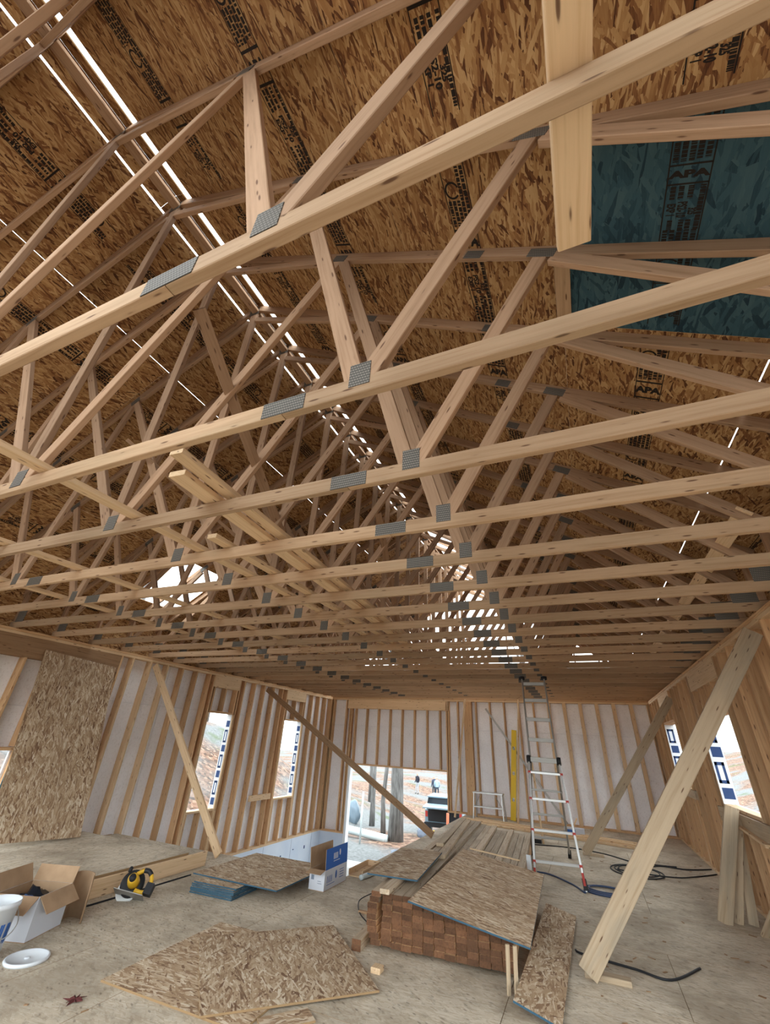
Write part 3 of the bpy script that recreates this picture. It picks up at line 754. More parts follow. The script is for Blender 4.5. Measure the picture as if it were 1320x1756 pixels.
for i, (x, y0, x1, y1) in enumerate(((-2.00, 6.75, -2.27, 9.2), (-1.80, 6.1, -2.15, 9.05))):
    loose('top_board', 'loose board lying lengthwise %s the lumber pile' % ('along the edge of' if i == 0 else 'along the middle of'), (x, y0, ztop + 0.019 + 0.0365 * (i == 0 and 0)), (x1, y1, ztop + 0.019), 0.10, 0.036, W_BRACE, group='loose boards on the lumber pile')
loose('sticker_strip', 'thin strip laid crosswise over the lumber pile near its sheet', (-1.62, 6.86, ztop + 0.008), (-0.98, 6.80, ztop - 0.03), 0.03, 0.012, W_PALE)
loose('sticker_strip', 'thin strip laid crosswise over the far end of the lumber pile', (-1.85, 8.75, ztop + 0.046), (-1.30, 8.95, ztop + 0.01), 0.03, 0.012, W_PALE)
# big sheet over the pile: corners found from the photograph's geometry
def quad_sheet(label, c0, cx, cy, th=0.012):
    c0, cx, cy = Vector(c0), Vector(cx), Vector(cy)
    ux = cx - c0; uy = cy - c0; n = ux.cross(uy).normalized()
    uy2 = n.cross(ux.normalized()) * uy.length
    return tag(panel('board_sheet', c0 + ux / 2 + uy2 / 2, ux, n, ux.length, uy.length, th, OSB_SHEET, EDGE_BLUE), label, 'strand board')
quad_sheet('large pale strand board sheet sloping over the lumber pile', (-1.60, 4.42, ztop + 0.010), (-0.62, 4.455, 0.275), (-1.71, 6.72, ztop + 0.015))
quad_sheet('smaller strand board sheet overhanging the lumber pile edge by the doorway', (-2.18, 4.83, ztop + 0.044), (-1.675, 4.88, ztop + 0.046), (-2.31, 6.12, ztop + 0.044))
for i, (x, y) in enumerate(((-0.80, 4.44), (-0.745, 4.44))):
    loose('prop_board', 'thin upright board propping the sloping sheet corner, %s the strip' % ('farther from' if i == 0 else 'closer to'), (x, y, 0.0), (x + 0.01, y + 0.01, 0.275), 0.018, 0.03, W_BRACE, group='props under the sloping sheet')
tag(box('offcut_block', (-1.83, 4.22, 0), (-1.75, 4.30, 0.035), W_PALE), 'small pale block on the floor before the lumber pile', 'wood block')
tag(box('offcut_chip', (-2.48, 5.32, 0), (-2.38, 5.36, 0.02), W_DARK), 'small dark wood chip on the floor by the curved wire', 'wood chip')

# ------------------------------------------------------------------ boards on the floor by the far wall
for i in range(5):
    a = Vector((-3.0 + 0.25 * (i % 3), 12.42 - 0.10 * i, 0.0)); b = Vector((0.80 - 0.15 * (i % 2), 11.62 - 0.10 * i, 0.0))
    z = 0.02 + (0.039 if i in (1, 3) else 0.0)
    loose('floor_board', 'long board lying on the floor below the far wall, %s out from it' % ORD[i], a + Vector((0, 0, z)), b + Vector((0, 0, z)), 0.089, 0.038, W_PALE, group='boards below the far wall')
loose('thin_strip', 'tall thin strip leaning on the far wall by the doorway', (-3.32, 12.55, 0.0), (-2.98, 12.75, 2.76), 0.03, 0.045, W_PALE, 'wood strip')
loose('thin_strip', 'tall thin strip leaning on the far wall beside the yellow level', (-1.75, 12.35, 0.0), (-1.50, 12.70, 2.76), 0.03, 0.045, W_PALE, 'wood strip')
loose('thin_strip', 'short pale stick standing behind the ladder legs', (-1.05, 10.6, 0.0), (-1.12, 10.75, 1.35), 0.03, 0.05, W_PALE, 'wood strip')

pk = empty('tool_pack', (-0.52, 11.78, 0.06)); tag(pk, 'small white tool pack with upright lever on the far boards', 'tool pack')
box('pack_body', (-0.70, 11.72, 0.06), (-0.30, 11.84, 0.17), CARD_WHITE, pk)
beam('lever', (-0.52, 11.78, 0.17), (-0.42, 11.78, 0.34), 0.03, 0.04, W_PALE, pk, up=(0, 1, 0))
box('pack_label', (-0.66, 11.717, 0.08), (-0.48, 11.72, 0.14), BLUE_CARD, pk)
# spirit level
lv = empty('spirit_level', (-1.90, YF - 0.14, 0)); tag(lv, 'long yellow spirit level standing against the far wall', 'spirit level')
m = frame(Vector((-1.86, YF - 0.10, 1.02)), *axes((0.20, 0.12, 2.03), (0, -1, 0)))
bm = bmesh.new()
for a, b in ((-1.02, -0.62), (-0.54, -0.04), (0.04, 0.54), (0.62, 1.02)): bm_box(bm, (a, -0.065, -0.012), (b, 0.065, 0.012), 0, m)
for a, b in ((-0.62, -0.54), (-0.04, 0.04), (0.54, 0.62)):
    bm_box(bm, (a, -0.065, -0.012), (b, -0.03, 0.012), 0, m); bm_box(bm, (a, 0.03, -0.012), (b, 0.065, 0.012), 0, m)
mesh_obj('level_body', bm, YELLOW, lv)
for a in (-0.58, 0.0, 0.58):
    bm = bmesh.new(); bm_lathe(bm, [(0.012, -0.03), (0.012, 0.03)], 10, 0, m @ Matrix.Translation((a, 0, 0)) @ Matrix.Rotation(math.pi / 2, 4, 'X')); mesh_obj('vial', bm, PVC, lv, smooth=True)

# aluminium step stool
so = empty('step_stool', (-2.46, 12.6, 0)); tag(so, 'small aluminium step stool standing by the post', 'step stool')
for x in (-2.80, -2.12):
    for y0, y1 in ((12.48, 12.54), (12.86, 12.74)):
        beam('leg', (x + (0.03 if x < -2.4 else -0.03) * -1, y0, 0.0), (x, y1, 0.56), 0.025, 0.045, ALU, so, up=(0, 1, 0))
box('step', (-2.83, 12.52, 0.555), (-2.09, 12.78, 0.585), ALU, so)
box('step', (-2.82, 12.46, 0.27), (-2.10, 12.56, 0.30), ALU, so)
for s in (-1, 1): beam('strut', (-2.46 + s * 0.34, 12.54, 0.28), (-2.46 + s * 0.18, 12.54, 0.54), 0.012, 0.02, ALU_DARK, so, up=(0, 1, 0))

# ------------------------------------------------------------------ telescoping ladder
ld = empty('ladder', (-0.58, 7.56, 0)); tag(ld, 'tall aluminium telescoping ladder with red locks standing under trusses', 'ladder')
F0, F1 = Vector((-0.90, 7.51, 0)), Vector((-0.28, 7.62, 0))
H0, H1 = Vector((-0.88, 8.04, 1.46)), Vector((-0.43, 8.06, 1.45))
T0, T1 = Vector((-0.905, 8.50, 2.74)), Vector((-0.52, 8.51, 2.74))
R0, R1 = Vector((-1.15, 9.45, 0)), Vector((-0.54, 9.62, 0))
I0, I1 = H0 + Vector((0.03, -0.03, 0)), H1 + Vector((-0.03, -0.03, 0))
for a, b, m_ in ((F0, H0, ALU), (F1, H1, ALU)): beam('front_rail', a, b, 0.028, 0.065, m_, ld, up=(0, 1, 0))
for a, b in ((H0 + Vector((0.025, 0, 0)), T0), (H1 - Vector((0.025, 0, 0)), T1)): beam('upper_rail', a, b, 0.025, 0.055, ALU_DARK, ld, up=(0, 1, 0))
for a, b in ((R0, H0 + Vector((0.03, 0.03, 0))), (R1, H1 + Vector((-0.03, 0.03, 0)))): beam('rear_rail', a, b, 0.028, 0.06, ALU_DARK, ld, up=(0, 1, 0))
for t_ in (0.17, 0.40, 0.65, 0.88):
    a, b = F0.lerp(H0, t_), F1.lerp(H1, t_)
    rg = beam('rung', a, b, 0.035, 0.032, ALU, ld)
    for p in (a, b): box('lock', p - Vector((.02, .036, .020)), p + Vector((.02, -.02, .020)), RED, rg)
for t_ in (0.22, 0.46, 0.70, 0.92): beam('rung', H0.lerp(T0, t_) + Vector((0.02, 0, 0)), H1.lerp(T1, t_) - Vector((0.02, 0, 0)), 0.05, 0.055, ALU_DARK, ld)
for t_ in (0.20, 0.45, 0.70, 0.88): beam('rung', R0.lerp(H0, t_), R1.lerp(H1, t_), 0.035, 0.03, ALU_DARK, ld)
hg = beam('hinge_bar', H0 - Vector((.03, 0, 0)), H1 + Vector((.03, 0, 0)), 0.06, 0.07, ALU_DARK, ld)
for p in (H0, H1):
    bm = bmesh.new(); bm_lathe(bm, [(0.055, -0.03), (0.06, 0), (0.055, 0.03)], 14, 0, Matrix.Translation(p) @ Matrix.Rotation(math.pi/2, 4, 'Y')); mesh_obj('hinge_knob', bm, BLACK, hg, smooth=True)
for a, b in ((F0, H0), (F1, H1), (R0, H0), (R1, H1)):
    d = (b - a).normalized(); ft = beam('foot', a + Vector((0, 0, 0.01)), a + d * 0.13, 0.05, 0.085, BLACK, ld, up=(0, 1, 0))
    if a in (F0, F1): beam('foot_lock', a + d * 0.07 + Vector((.0, -.05, 0)), a + d * 0.20 + Vector((.0, -.05, 0)), 0.03, 0.02, RED, ft, up=(0, 1, 0))
for p in (T0, T1):
    bm = bmesh.new(); bm_lathe(bm, [(0.03, -0.05), (0.04, 0.0), (0.03, 0.05)], 12, 0, Matrix.Translation(p) @ Matrix.Rotation(math.pi/2, 4, 'Y')); mesh_obj('end_cap', bm, BLACK, ld, smooth=True)
for s, R_ in ((1, R0), (-1, R1)):
    beam('leg_brace', R_.lerp(H0 if s == 1 else H1, 0.30), R_.lerp(H0 if s == 1 else H1, 0.2) + Vector((0.18 * s, -0.02, 0.1)), 0.012, 0.025, ALU_DARK, ld, up=(0, 1, 0))
tag(box('white_panel_offcut', (-0.975, 7.37, 0.0), (-0.915, 7.40, 0.34), PLASTIC_WHITE), 'small white panel offcut standing at the ladder foot', 'panel offcut')

# ------------------------------------------------------------------ boards leaning by the right wall
for lb, p0, p1, wd, hh, mt in (
    ('wide short board leaning under the nearer sill board, front of the bunch', (1.13, 7.28, 0.0), (1.53, 7.36, 1.10), 0.05, 0.14, W_BRACE),
    ('short board leaning in the bunch just behind the widest one', (1.27, 7.36, 0.0), (1.575, 7.42, 0.98), 0.038, 0.09, W_BRACE),
    ('short board leaning in the bunch, last toward the ladder wall', (1.42, 7.40, 0.0), (1.565, 7.52, 0.94), 0.06, 0.09, W_BRACE),
    ('short stick tilted across the floor end of the leaning bunch', (1.42, 7.05, 0.0), (1.60, 6.55, 0.52), 0.038, 0.06, W_BRACE)):
    loose('leaning_board', lb, p0, p1, wd, hh, mt, group='short boards leaning by the window', up=(1, 0, 0))
loose('sill_strip', 'bright thin strip nailed flat beneath the wide window', (1.57, 7.42, 0.90), (1.57, 6.5, 0.84), 0.05, 0.03, W_PALE, 'wood strip')

# ------------------------------------------------------------------ cartons
def carton(name, label, x0, x1, y0, y1, h, flaps, rz=0.0, prints=True):
    cx, cy = (x0 + x1) / 2, (y0 + y1) / 2
    c = empty(name, (cx, cy, 0), rz); tag(c, label, 'carton'); M0 = wmat(c)
    a, b, th = (x1 - x0) / 2, (y1 - y0) / 2, 0.005
    def wall(nm, lo, hi, m_out):
        bm = bmesh.new(); bm_box(bm, lo, hi); o = mesh_obj(nm, bm, [m_out, CARD], c, M0)
        me = o.data
        for p in me.polygons:
            n = p.normal; ctr_ = p.center
            if n.dot(Vector((ctr_.x, ctr_.y, 0))) < -1e-5 and abs(n.z) < 0.5: p.material_index = 1
        return o
    wall('carton_base', (-a, -b, 0), (a, b, th), CARD)
    s1_ = wall('side_panel', (-a, -b, th), (-a + th, b, h), CARD_WHITE); s2_ = wall('side_panel', (a - th, -b, th), (a, b, h), CARD_WHITE)
    f_ = wall('end_panel', (-a + th, -b, th), (a - th, -b + th, h), CARD_WHITE); wall('end_panel', (-a + th, b - th, th), (a - th, b, h), CARD_WHITE)
    for side, ang, ln, mo, mi in flaps:
        # hinge along the edge; ang measured from straight up, outwards
        ex = {'-x': Vector((-1, 0, 0)), '+x': Vector((1, 0, 0)), '-y': Vector((0, -1, 0)), '+y': Vector((0, 1, 0))}[side]
        base = Vector((ex.x * a, ex.y * b, h)); along = Vector((0, 1, 0)) if ex.x else Vector((1, 0, 0))
        half = (b if ex.x else a) - 0.004
        d = ex * math.sin(ang) + Vector((0, 0, 1)) * math.cos(ang); nrm_ = d.cross(along).normalized()
        if nrm_.dot(ex) < 0 and math.cos(ang) > 0.2: nrm_ = -nrm_
        if math.cos(ang) <= 0.2 and nrm_.z < 0: nrm_ = -nrm_
        bm = bmesh.new(); q = []
        for k_ in (0, th):
            for p in (base - along * half, base + along * half, base + along * half + d * ln, base - along * half + d * ln): q.append(bm.verts.new(p + nrm_ * (k_ - th / 2)))
        outw = math.cos(ang) > 0.2
        for fi, f in enumerate(((0, 1, 2, 3), (4, 5, 6, 7), (0, 1, 5, 4), (1, 2, 6, 5), (2, 3, 7, 6), (3, 0, 4, 7))):
            fc = bm.faces.new([q[i] for i in f]); fc.material_index = (0 if (fi == 1) == outw else 1) if fi < 2 else 1
        fo = mesh_obj('flap', bm, [mo, mi], c, M0)
        if prints and side == '+x':
            mm = M0 @ frame(base + d * ln * 0.55 + nrm_ * (th / 2 + 0.001), *axes(along, nrm_))
            bm = bmesh.new(); bm_box(bm, (-0.09, -0.052, 0), (0.07, -0.046, 0.0005))
            for i in range(4): bm_box(bm, (-0.09 + i * 0.03, -0.03, 0), (-0.072 + i * 0.03, 0.03, 0.0005))
            bm_lathe(bm, [(0.022, 0), (0.022, 0.0005)], 10, 0, Matrix.Translation((0.075, 0.02, 0)) @ Matrix.Diagonal((0.8, 1.5, 1, 1)))
            mesh_obj('flap_print', bm, CARD_WHITE, fo, mm)
    if prints:
        mm = M0 @ frame(Vector((a + 0.001, 0, h * 0.5)), *axes((0, 1, 0), (1, 0, 0)))
        bm = bmesh.new()
        for i in range(4): bm_box(bm, (-0.22 + i * 0.035, -0.03, 0), (-0.208 + i * 0.035, 0.035, 0.0005))
        bm_box(bm, (-0.23, -0.05, 0), (-0.03, -0.045, 0.0005))
        bm_lathe(bm, [(0.03, 0), (0.03, 0.0005)], 10, 0, Matrix.Translation((0.0, 0.02, 0)) @ Matrix.Diagonal((0.7, 1.4, 1, 1)))
        for i in range(4): bm_box(bm, (0.09, -0.03 + i * 0.025, 0), (0.20, -0.024 + i * 0.025, 0.0005))
        mesh_obj('side_print', bm, BLUE_CARD, s2_, mm)
        mm = M0 @ frame(Vector((0, -b - 0.001, h * 0.5)), *axes((1, 0, 0), (0, -1, 0)))
        bm = bmesh.new(); bm_box(bm, (-0.08, 0.0, 0), (-0.04, 0.045, 0.0005)); bm_box(bm, (0.01, -0.03, 0), (0.07, -0.025, 0.0005)); bm_box(bm, (0.01, -0.01, 0), (0.06, -0.005, 0.0005))
        mesh_obj('end_print', bm, TARP, f_, mm)
    return c
carton('carton', 'white and blue carton with open flaps beside the large sheet', -3.33, -3.12, 5.68, 6.25, 0.195,
       [('-x', 0.12, 0.20, CARD, CARD), ('+x', -0.05, 0.20, BLUE_CARD, CARD), ('-y', 1.75, 0.11, CARD, CARD)])
cb = carton('carton', 'brown open carton with a dark bag inside, by the white bucket', -4.95, -4.55, 3.10, 3.50, 0.29,
       [('+x', 2.35, 0.15, CARD, CARD), ('-y', 2.2, 0.15, CARD, CARD), ('-x', 0.45, 0.14, CARD, CARD), ('+y', 0.3, 0.12, CARD, CARD)], rz=0.35, prints=False)
def blob(name, label, loc, size, mat, cat, seed=1, parent=None):
    bm = bmesh.new(); bmesh.ops.create_icosphere(bm, subdivisions=3, radius=1.0); r = random.Random(seed)
    ph = [r.uniform(0, 6.28) for _ in range(9)]
    for q in bm.verts:
        p = q.co.copy()
        k_ = 1 + 0.13 * math.sin(5 * p.x + ph[0]) * math.cos(4 * p.y + ph[1]) + 0.09 * math.sin(9 * p.y + 7 * p.z + ph[2]) + 0.06 * math.sin(14 * p.x - 9 * p.z + ph[3])
        q.co = Vector((p.x * size[0] * k_, p.y * size[1] * k_, max(p.z, -0.75) * size[2] * (k_ if p.z > -0.7 else 1)))
    o = mesh_obj(name, bm, mat, parent, Matrix.Translation((loc[0], loc[1], loc[2] + 0.75 * size[2])), smooth=True)
    if parent is None: tag(o, label, cat)
    return o
blob('plastic_bag', 'dark crumpled plastic bag stuffed in the brown carton', (-4.76, 3.31, 0.01), (0.138, 0.138, 0.16), BAG_BLACK, 'plastic bag', 4)
blob('plastic_bag', 'blue crumpled packet on top inside the brown carton', (-4.66, 3.18, 0.16), (0.07, 0.06, 0.07), BAG_BLUE, 'plastic bag', 6)
# curved cardboard sheet standing behind the carton
bm = bmesh.new(); pr = []
for i in range(15):
    a = math.pi * (0.15 + 1.25 * i / 14); pr.append((0.13 * math.cos(a), 0.075 * math.sin(a)))
g = [[bm.verts.new((x, y, z)) for x, y in pr] for z in (0.0, 0.34)]
for i in range(14): bm.faces.new((g[0][i], g[0][i+1], g[1][i+1], g[1][i]))
o = mesh_obj('cardboard_roll', bm, CARD, None, Matrix.Translation((-4.63, 3.66, 0)) @ Matrix.Rotation(-0.3, 4, 'Z'), smooth=True)
sm = o.modifiers.new('thick', 'SOLIDIFY'); sm.thickness = 0.006
tag(o, 'curved half-rolled cardboard sheet standing behind the brown carton', 'cardboard')
# bucket, lid
bk = empty('bucket', (-4.47, 2.84, 0)); tag(bk, 'white plastic bucket with blue print beside its lid', 'bucket'); MB = wmat(bk)
bm = bmesh.new(); bm_lathe(bm, [(0.125, 0.0), (0.142, 0.31), (0.152, 0.312), (0.152, 0.345), (0.146, 0.345), (0.136, 0.30), (0.118, 0.012)], 32); mesh_obj('bucket_body', bm, PLASTIC_WHITE, bk, MB, smooth=True)
bm = bmesh.new()
n = 10
for i in range(n):
    if i in (3, 6): continue
    a0 = -0.5 + i * 0.12; a1 = a0 + 0.1
    vs = [bm.verts.new(((0.1345 + (z - .14) * 0.055) * math.cos(a), (0.1345 + (z - .14) * 0.055) * math.sin(a), z)) for a, z in ((a0, 0.10), (a1, 0.10 + 0.02 * (i % 2)), (a1, 0.22), (a0, 0.22 - 0.03 * (i % 3 == 0)))]
    bm.faces.new(vs)
mesh_obj('bucket_print', bm, BLUE_CARD, bk, MB)
tube('handle', smooth_path([MB @ Vector((0.0, -0.155, 0.29)), MB @ Vector((0.13, -0.12, 0.20)), MB @ Vector((0.19, 0.0, 0.15)), MB @ Vector((0.13, 0.12, 0.20)), MB @ Vector((0, 0.155, 0.29))]), 0.004, ALU, bk)
lid = empty('bucket_cover', (-4.19, 3.03, 0)); tag(lid, 'round white plastic bucket lid lying on the floor', 'bucket lid')
bm = bmesh.new(); bm_lathe(bm, [(0.145, 0.0), (0.15, 0.012), (0.145, 0.022), (0.132, 0.022), (0.128, 0.012), (0.02, 0.011)], 36); mesh_obj('lid_disc', bm, PLASTIC_WHITE, lid, wmat(lid), smooth=True)
bm = bmesh.new(); bm_lathe(bm, [(0.02, 0.011), (0.018, 0.018), (0.01, 0.018)], 16); mesh_obj('lid_spout', bm, PLASTIC_WHITE, lid, wmat(lid), smooth=True)

# ------------------------------------------------------------------ circular saw
cs = empty('circular_saw', (-4.66, 4.30, 0), 0.6); tag(cs, 'yellow and black circular saw tipped on the floor by the platform', 'circular saw')
MS = wmat(cs) @ Matrix.Translation((0, 0, 0.115)) @ Matrix.Rotation(-0.55, 4, 'X') @ Matrix.Rotation(0.2, 4, 'Y')
def saw_part(nm, mat, fn, smooth=False):
    bm = bmesh.new(); fn(bm); return mesh_obj(nm, bm, mat, cs, MS, smooth)
RX = Matrix.Rotation(math.pi/2, 4, 'X')
saw_part('blade_guard', BLACK, lambda b: bm_lathe(b, [(0.07, -0.035), (0.115, -0.03), (0.12, 0.0), (0.115, 0.03), (0.07, 0.035)], 28, 0, Matrix.Translation((-0.04, 0.05, 0.03)) @ RX), True)
saw_part('blade', ALU, lambda b: bm_lathe(b, [(0.105, -0.001), (0.105, 0.001)], 36, 0, Matrix.Translation((-0.06, 0.055, -0.03)) @ RX))
saw_part('base_plate', ALU_DARK, lambda b: bm_box(b, (-0.16, -0.09, -0.075), (0.15, 0.09, -0.068)))
saw_part('motor_housing', YELLOW_TOOL, lambda b: bm_lathe(b, [(0.03, -0.13), (0.05, -0.12), (0.058, -0.05), (0.058, 0.02)], 20, 0, Matrix.Translation((-0.02, 0.02, 0.03)) @ RX.inverted()), True)
saw_part('motor_cap', BLACK, lambda b: bm_lathe(b, [(0.033, -0.02), (0.033, 0.02)], 16, 0, Matrix.Translation((-0.02, -0.115, 0.03)) @ RX), True)
saw_part('handle', YELLOW_TOOL, lambda b: bm_tube(b, smooth_path([(-0.03, 0, 0.10), (0.04, -0.01, 0.145), (0.12, -0.015, 0.12), (0.16, -0.015, 0.04), (0.12, -0.01, -0.03), (0.03, -0.01, -0.03)], 5), 0.02, 10), True)
saw_part('grip', BLACK, lambda b: bm_tube(b, smooth_path([(0.03, -0.01, 0.142), (0.08, -0.014, 0.143), (0.125, -0.016, 0.115)], 5), 0.0225, 10), True)
saw_part('battery', BLACK, lambda b: bm_box(b, (0.13, -0.055, -0.045), (0.205, 0.03, 0.05)))
saw_part('knob', BLACK, lambda b: bm_lathe(b, [(0.014, 0), (0.02, 0.02), (0.02, 0.04), (0.012, 0.05)], 12, 0, Matrix.Translation((-0.11, -0.03, 0.09))), True)

# ------------------------------------------------------------------ cables and small floor litter
def cable(name, label, pts, rad, mat, cat='cable'):
    return tag(tube(name, smooth_path([Vector(p) for p in pts], 8), rad, mat), label, cat)
R8 = 0.009
cable('cable', 'short dark cable on the floor crossing behind the stout brace foot', [(-0.37, 5.56, R8), (-0.30, 5.50, R8), (0.10, 5.42, R8), (0.35, 5.36, R8), (0.62, 5.75, R8)], R8, BLACK)
def ring(cx, cy, rx, ry, a0, a1, n=12, z=R8): return [(cx + rx * (1 - 0.011 * i) * math.cos(a0 + (a1-a0)*i/n), cy + ry * (1 - 0.011 * i) * math.sin(a0 + (a1-a0)*i/n), z + 0.0006 * i) for i in range(n + 1)]
cable('air_hose', 'dark blue hose looped on the floor at the ladder foot', [(-0.95, 8.25, R8), (-0.75, 8.2, R8), (-0.45, 7.85, R8), (-0.30, 7.55, R8)] + ring(-0.02, 7.78, 0.32, 0.24, 3.6, 3.6 + 6.28 * 2.6, 34) , 0.011, HOSE_BLUE, 'hose')
cable('power_cable', 'black cable running to the wall with loops beside the slim brace', [(1.60, 10.25, R8), (1.2, 9.95, R8), (0.85, 9.95, R8)] + ring(0.45, 9.25, 0.40, 0.45, 1.2, 1.2 + 6.28 * 2.4, 32) + [(0.9, 9.1, 0.03), (1.3, 9.55, R8), (1.60, 9.9, R8)], R8, BLACK)
cable('power_cable', 'black cable crossing the floor in front of the far boards', [(-1.3, 10.3, R8), (-0.6, 10.5, R8), (0.0, 10.35, R8), (0.45, 9.95, R8), (0.75, 9.98, R8), (1.08, 10.05, R8)], R8, BLACK)
cable('thin_wire', 'thin curved wire on the floor by the lumber pile corner', [(-2.62, 5.95, 0.004), (-2.63, 5.65, 0.004), (-2.45, 5.3, 0.004), (-2.2, 5.05, 0.004)], 0.005, BLACK, 'wire')
cable('thin_rod', 'thin dark rod on the floor along the platform board', [(-4.86, 3.5, 0.008), (-4.84, 4.4, 0.008), (-4.83, 5.3, 0.008)], 0.008, BLACK, 'rod')
tag(box('black_tool', (-1.32, 10.55, 0), (-1.08, 10.63, 0.06), BLACK), 'small black tool block on the floor behind the ladder', 'tool')
r2 = random.Random(11); bm = bmesh.new()
for i in range(260):
    x, y = r2.uniform(-4.4, 1.5), r2.uniform(2.4, 10.5)
    if -2.9 < x < -0.3 and 4.1 < y < 9.6 or (-4.6 < x < -1.6 and 2.9 < y < 6.4) or (x < -2.4 and y > 6.2) or (x < -4.0): continue
    l, wd = r2.uniform(0.008, 0.035), r2.uniform(0.004, 0.012)
    bm_box(bm, (-l, -wd, 0), (l, wd, 0.004), 0, Matrix.Translation((x, y, 0.0005)) @ Matrix.Rotation(r2.uniform(0, 3.14), 4, 'Z'))
tag(mesh_obj('wood_chips', bm, W_DARK), 'dark wood chips and debris strewn over the floor', 'debris', kind='stuff')
bm = bmesh.new(); cen = bm.verts.new((0, 0, 0.012)); pts = []
for i in range(20):
    a = 2 * math.pi * i / 20; rr = 0.075 if i % 4 == 0 else (0.05 if i % 2 == 0 else 0.028)
    pts.append(bm.verts.new((rr * math.cos(a), rr * math.sin(a), 0.004 + 0.012 * (i % 3 == 0))))
for i in range(20): bm.faces.new((cen, pts[i], pts[(i+1) % 20]))
o = mesh_obj('dry_leaf', bm, MAROON, None, Matrix.Translation((-3.36, 2.86, 0.002))); sm = o.modifiers.new('thick', 'SOLIDIFY'); sm.thickness = 0.002
tag(o, 'dark maroon dry leaf on the floor near the square sheets', 'leaf')
# tray and white roll at the edge of the drop
tr = empty('wood_tray', (-3.34, 6.75, 0)); tag(tr, 'shallow pale wooden tray at the floor edge behind the carton', 'tray')
box('tray_base', (-3.18, 6.46, 0.0), (-2.98, 7.06, 0.012), W_PALE, tr)
for lo, hi in (((-3.19, 6.46, .012), (-3.175, 7.06, .075)), ((-2.995, 6.46, .012), (-2.98, 7.06, .075)), ((-3.175, 7.045, .012), (-2.995, 7.06, .075))): box('tray_side', lo, hi, W_PALE, tr)
cable('white_roll', 'white rolled sheet lying at the floor edge by the tray', [(-2.96, 6.36, 0.03), (-2.89, 6.8, 0.03), (-2.84, 7.12, 0.035)], 0.03, PVC, 'roll')
blob('cap_bag', 'white crumpled bag at the end of the white roll', (-2.82, 7.27, 0.0), (0.06, 0.06, 0.06), PVC, 'bag', 9)

# ------------------------------------------------------------------ outdoors
def ground_h(x, y):
    z = LOW - 0.02
    if y > 16: z -= 0.062 * (y - 16) * (1 if y < 50 else 50 / y) if y < 50 else 0
    if y >= 50: z -= 0.062 * 34
    if x < -10.5: z += min(3.9, 0.45 * (-10.5 - x)) * (0.3 if y > 30 else 1 if y < 22 else 1 - 0.7 * (y - 22) / 8)
    if x > 7: z += min(7.0, 0.30 * (x - 7))
    return z + 0.05 * math.sin(x * 0.9) * math.cos(y * 0.7)
bm = bmesh.new(); N = 90
gx = [-90 + 150 * i / N for i in range(N + 1)]; gy = [-50 + 200 * j / N for j in range(N + 1)]
gv = [[bm.verts.new((x, y, ground_h(x, y))) for x in gx] for y in gy]
for j in range(N):
    for i in range(N): bm.faces.new((gv[j][i], gv[j][i+1], gv[j+1][i+1], gv[j+1][i]))
gd = mesh_obj('ground', bm, GROUND, smooth=True); gd['kind'] = 'structure'
def tree(label, x, y, h, r0, seed, lean=0.0):
    r = random.Random(seed); z0 = ground_h(x, y) - 0.1
    T = empty('bare_tree', (x, y, z0)); tag(T, label, 'tree', 'bare trees outside')
    n_ = 9; pts = [Vector((x + lean * h * (i/n_) + r.uniform(-.06, .06) * (i > 0), y + r.uniform(-.06, .06) * (i > 0), z0 + h * i / n_)) for i in range(n_ + 1)]
    tube('trunk', pts, [r0 * (1.15 if i == 0 else 1 - 0.75 * i / n_) for i in range(n_ + 1)], BARK, T, 12)
    for b in range(9):
        i = r.randint(4, n_ - 1); p = pts[i]; a = r.uniform(0, 6.28); l = r.uniform(0.18, 0.35) * h * (1.2 - i / n_)
        d = Vector((math.cos(a), math.sin(a), r.uniform(0.5, 1.1))).normalized()
        q = [p + d * l * t_ + Vector((0, 0, 0.1 * l * t_ * t_)) for t_ in (0, 0.35, 0.7, 1.0)]
        rr = r0 * (1 - 0.75 * i / n_) * 0.5
        br_ = tube('branch', q, [rr, rr * .7, rr * .4, rr * .12], BARK, T, 6)
        for c in range(3):
            a2 = a + r.uniform(-1, 1); d2 = Vector((math.cos(a2), math.sin(a2), r.uniform(0.2, 0.9))).normalized(); s_ = q[1 + c % 2]
            tube('twig', [s_, s_ + d2 * l * 0.25, s_ + d2 * l * 0.5], [rr * .35, rr * .2, rr * .05], BARK, br_, 5)
    return T
tree('thick grey tree trunk standing behind the white pipe', -7.05, 18.0, 13, 0.27, 1)
tree('slim tree trunk between the thick trunk and the doorway jamb', -8.3, 19.8, 11, 0.10, 2)
tree('slender young tree beside the hanging tarp outside', -9.6, 21.5, 10, 0.12, 3)
tree('grey tree trunk by the bank behind the doorway', -13.5, 30.0, 15, 0.22, 4)
tree('tall bare tree outside the twin windows, up the bank', -17.0, 12.0, 15, 0.24, 5)
tree('tall bare tree outside the roof opening', -14.5, 5.0, 17, 0.22, 6)
tree('slim bare tree further up the bank', -20.0, 9.0, 15, 0.2, 7)
tree('bare tree behind the far gable', -6.0, 26.0, 17, 0.2, 8)
tree('bare tree beyond the gable, tallest crown', -3.0, 30.0, 19, 0.22, 9)
tree('bare tree outside the wide window', 8.5, 12.0, 14, 0.2, 10)
tree('bare tree outside the small far window', 9.5, 20.0, 15, 0.22, 12)
src_trees = [o for o in COL.objects if o.name.startswith('bare_tree') and o.parent is None]
r5 = random.Random(5)
spots = [(x, y, 'bare tree on the slope facing the two-window wall') for x, y in ((12, 5.5), (15.5, 14), (17, 22.5), (13, 29), (22.5, 8.5), (24, 17))]
spots += [(x, y, 'bare tree high on the bank beyond the foam-lined window wall') for x, y in ((-28, 6), (-26.5, 15), (-21, 21.5), (-28, 26))]
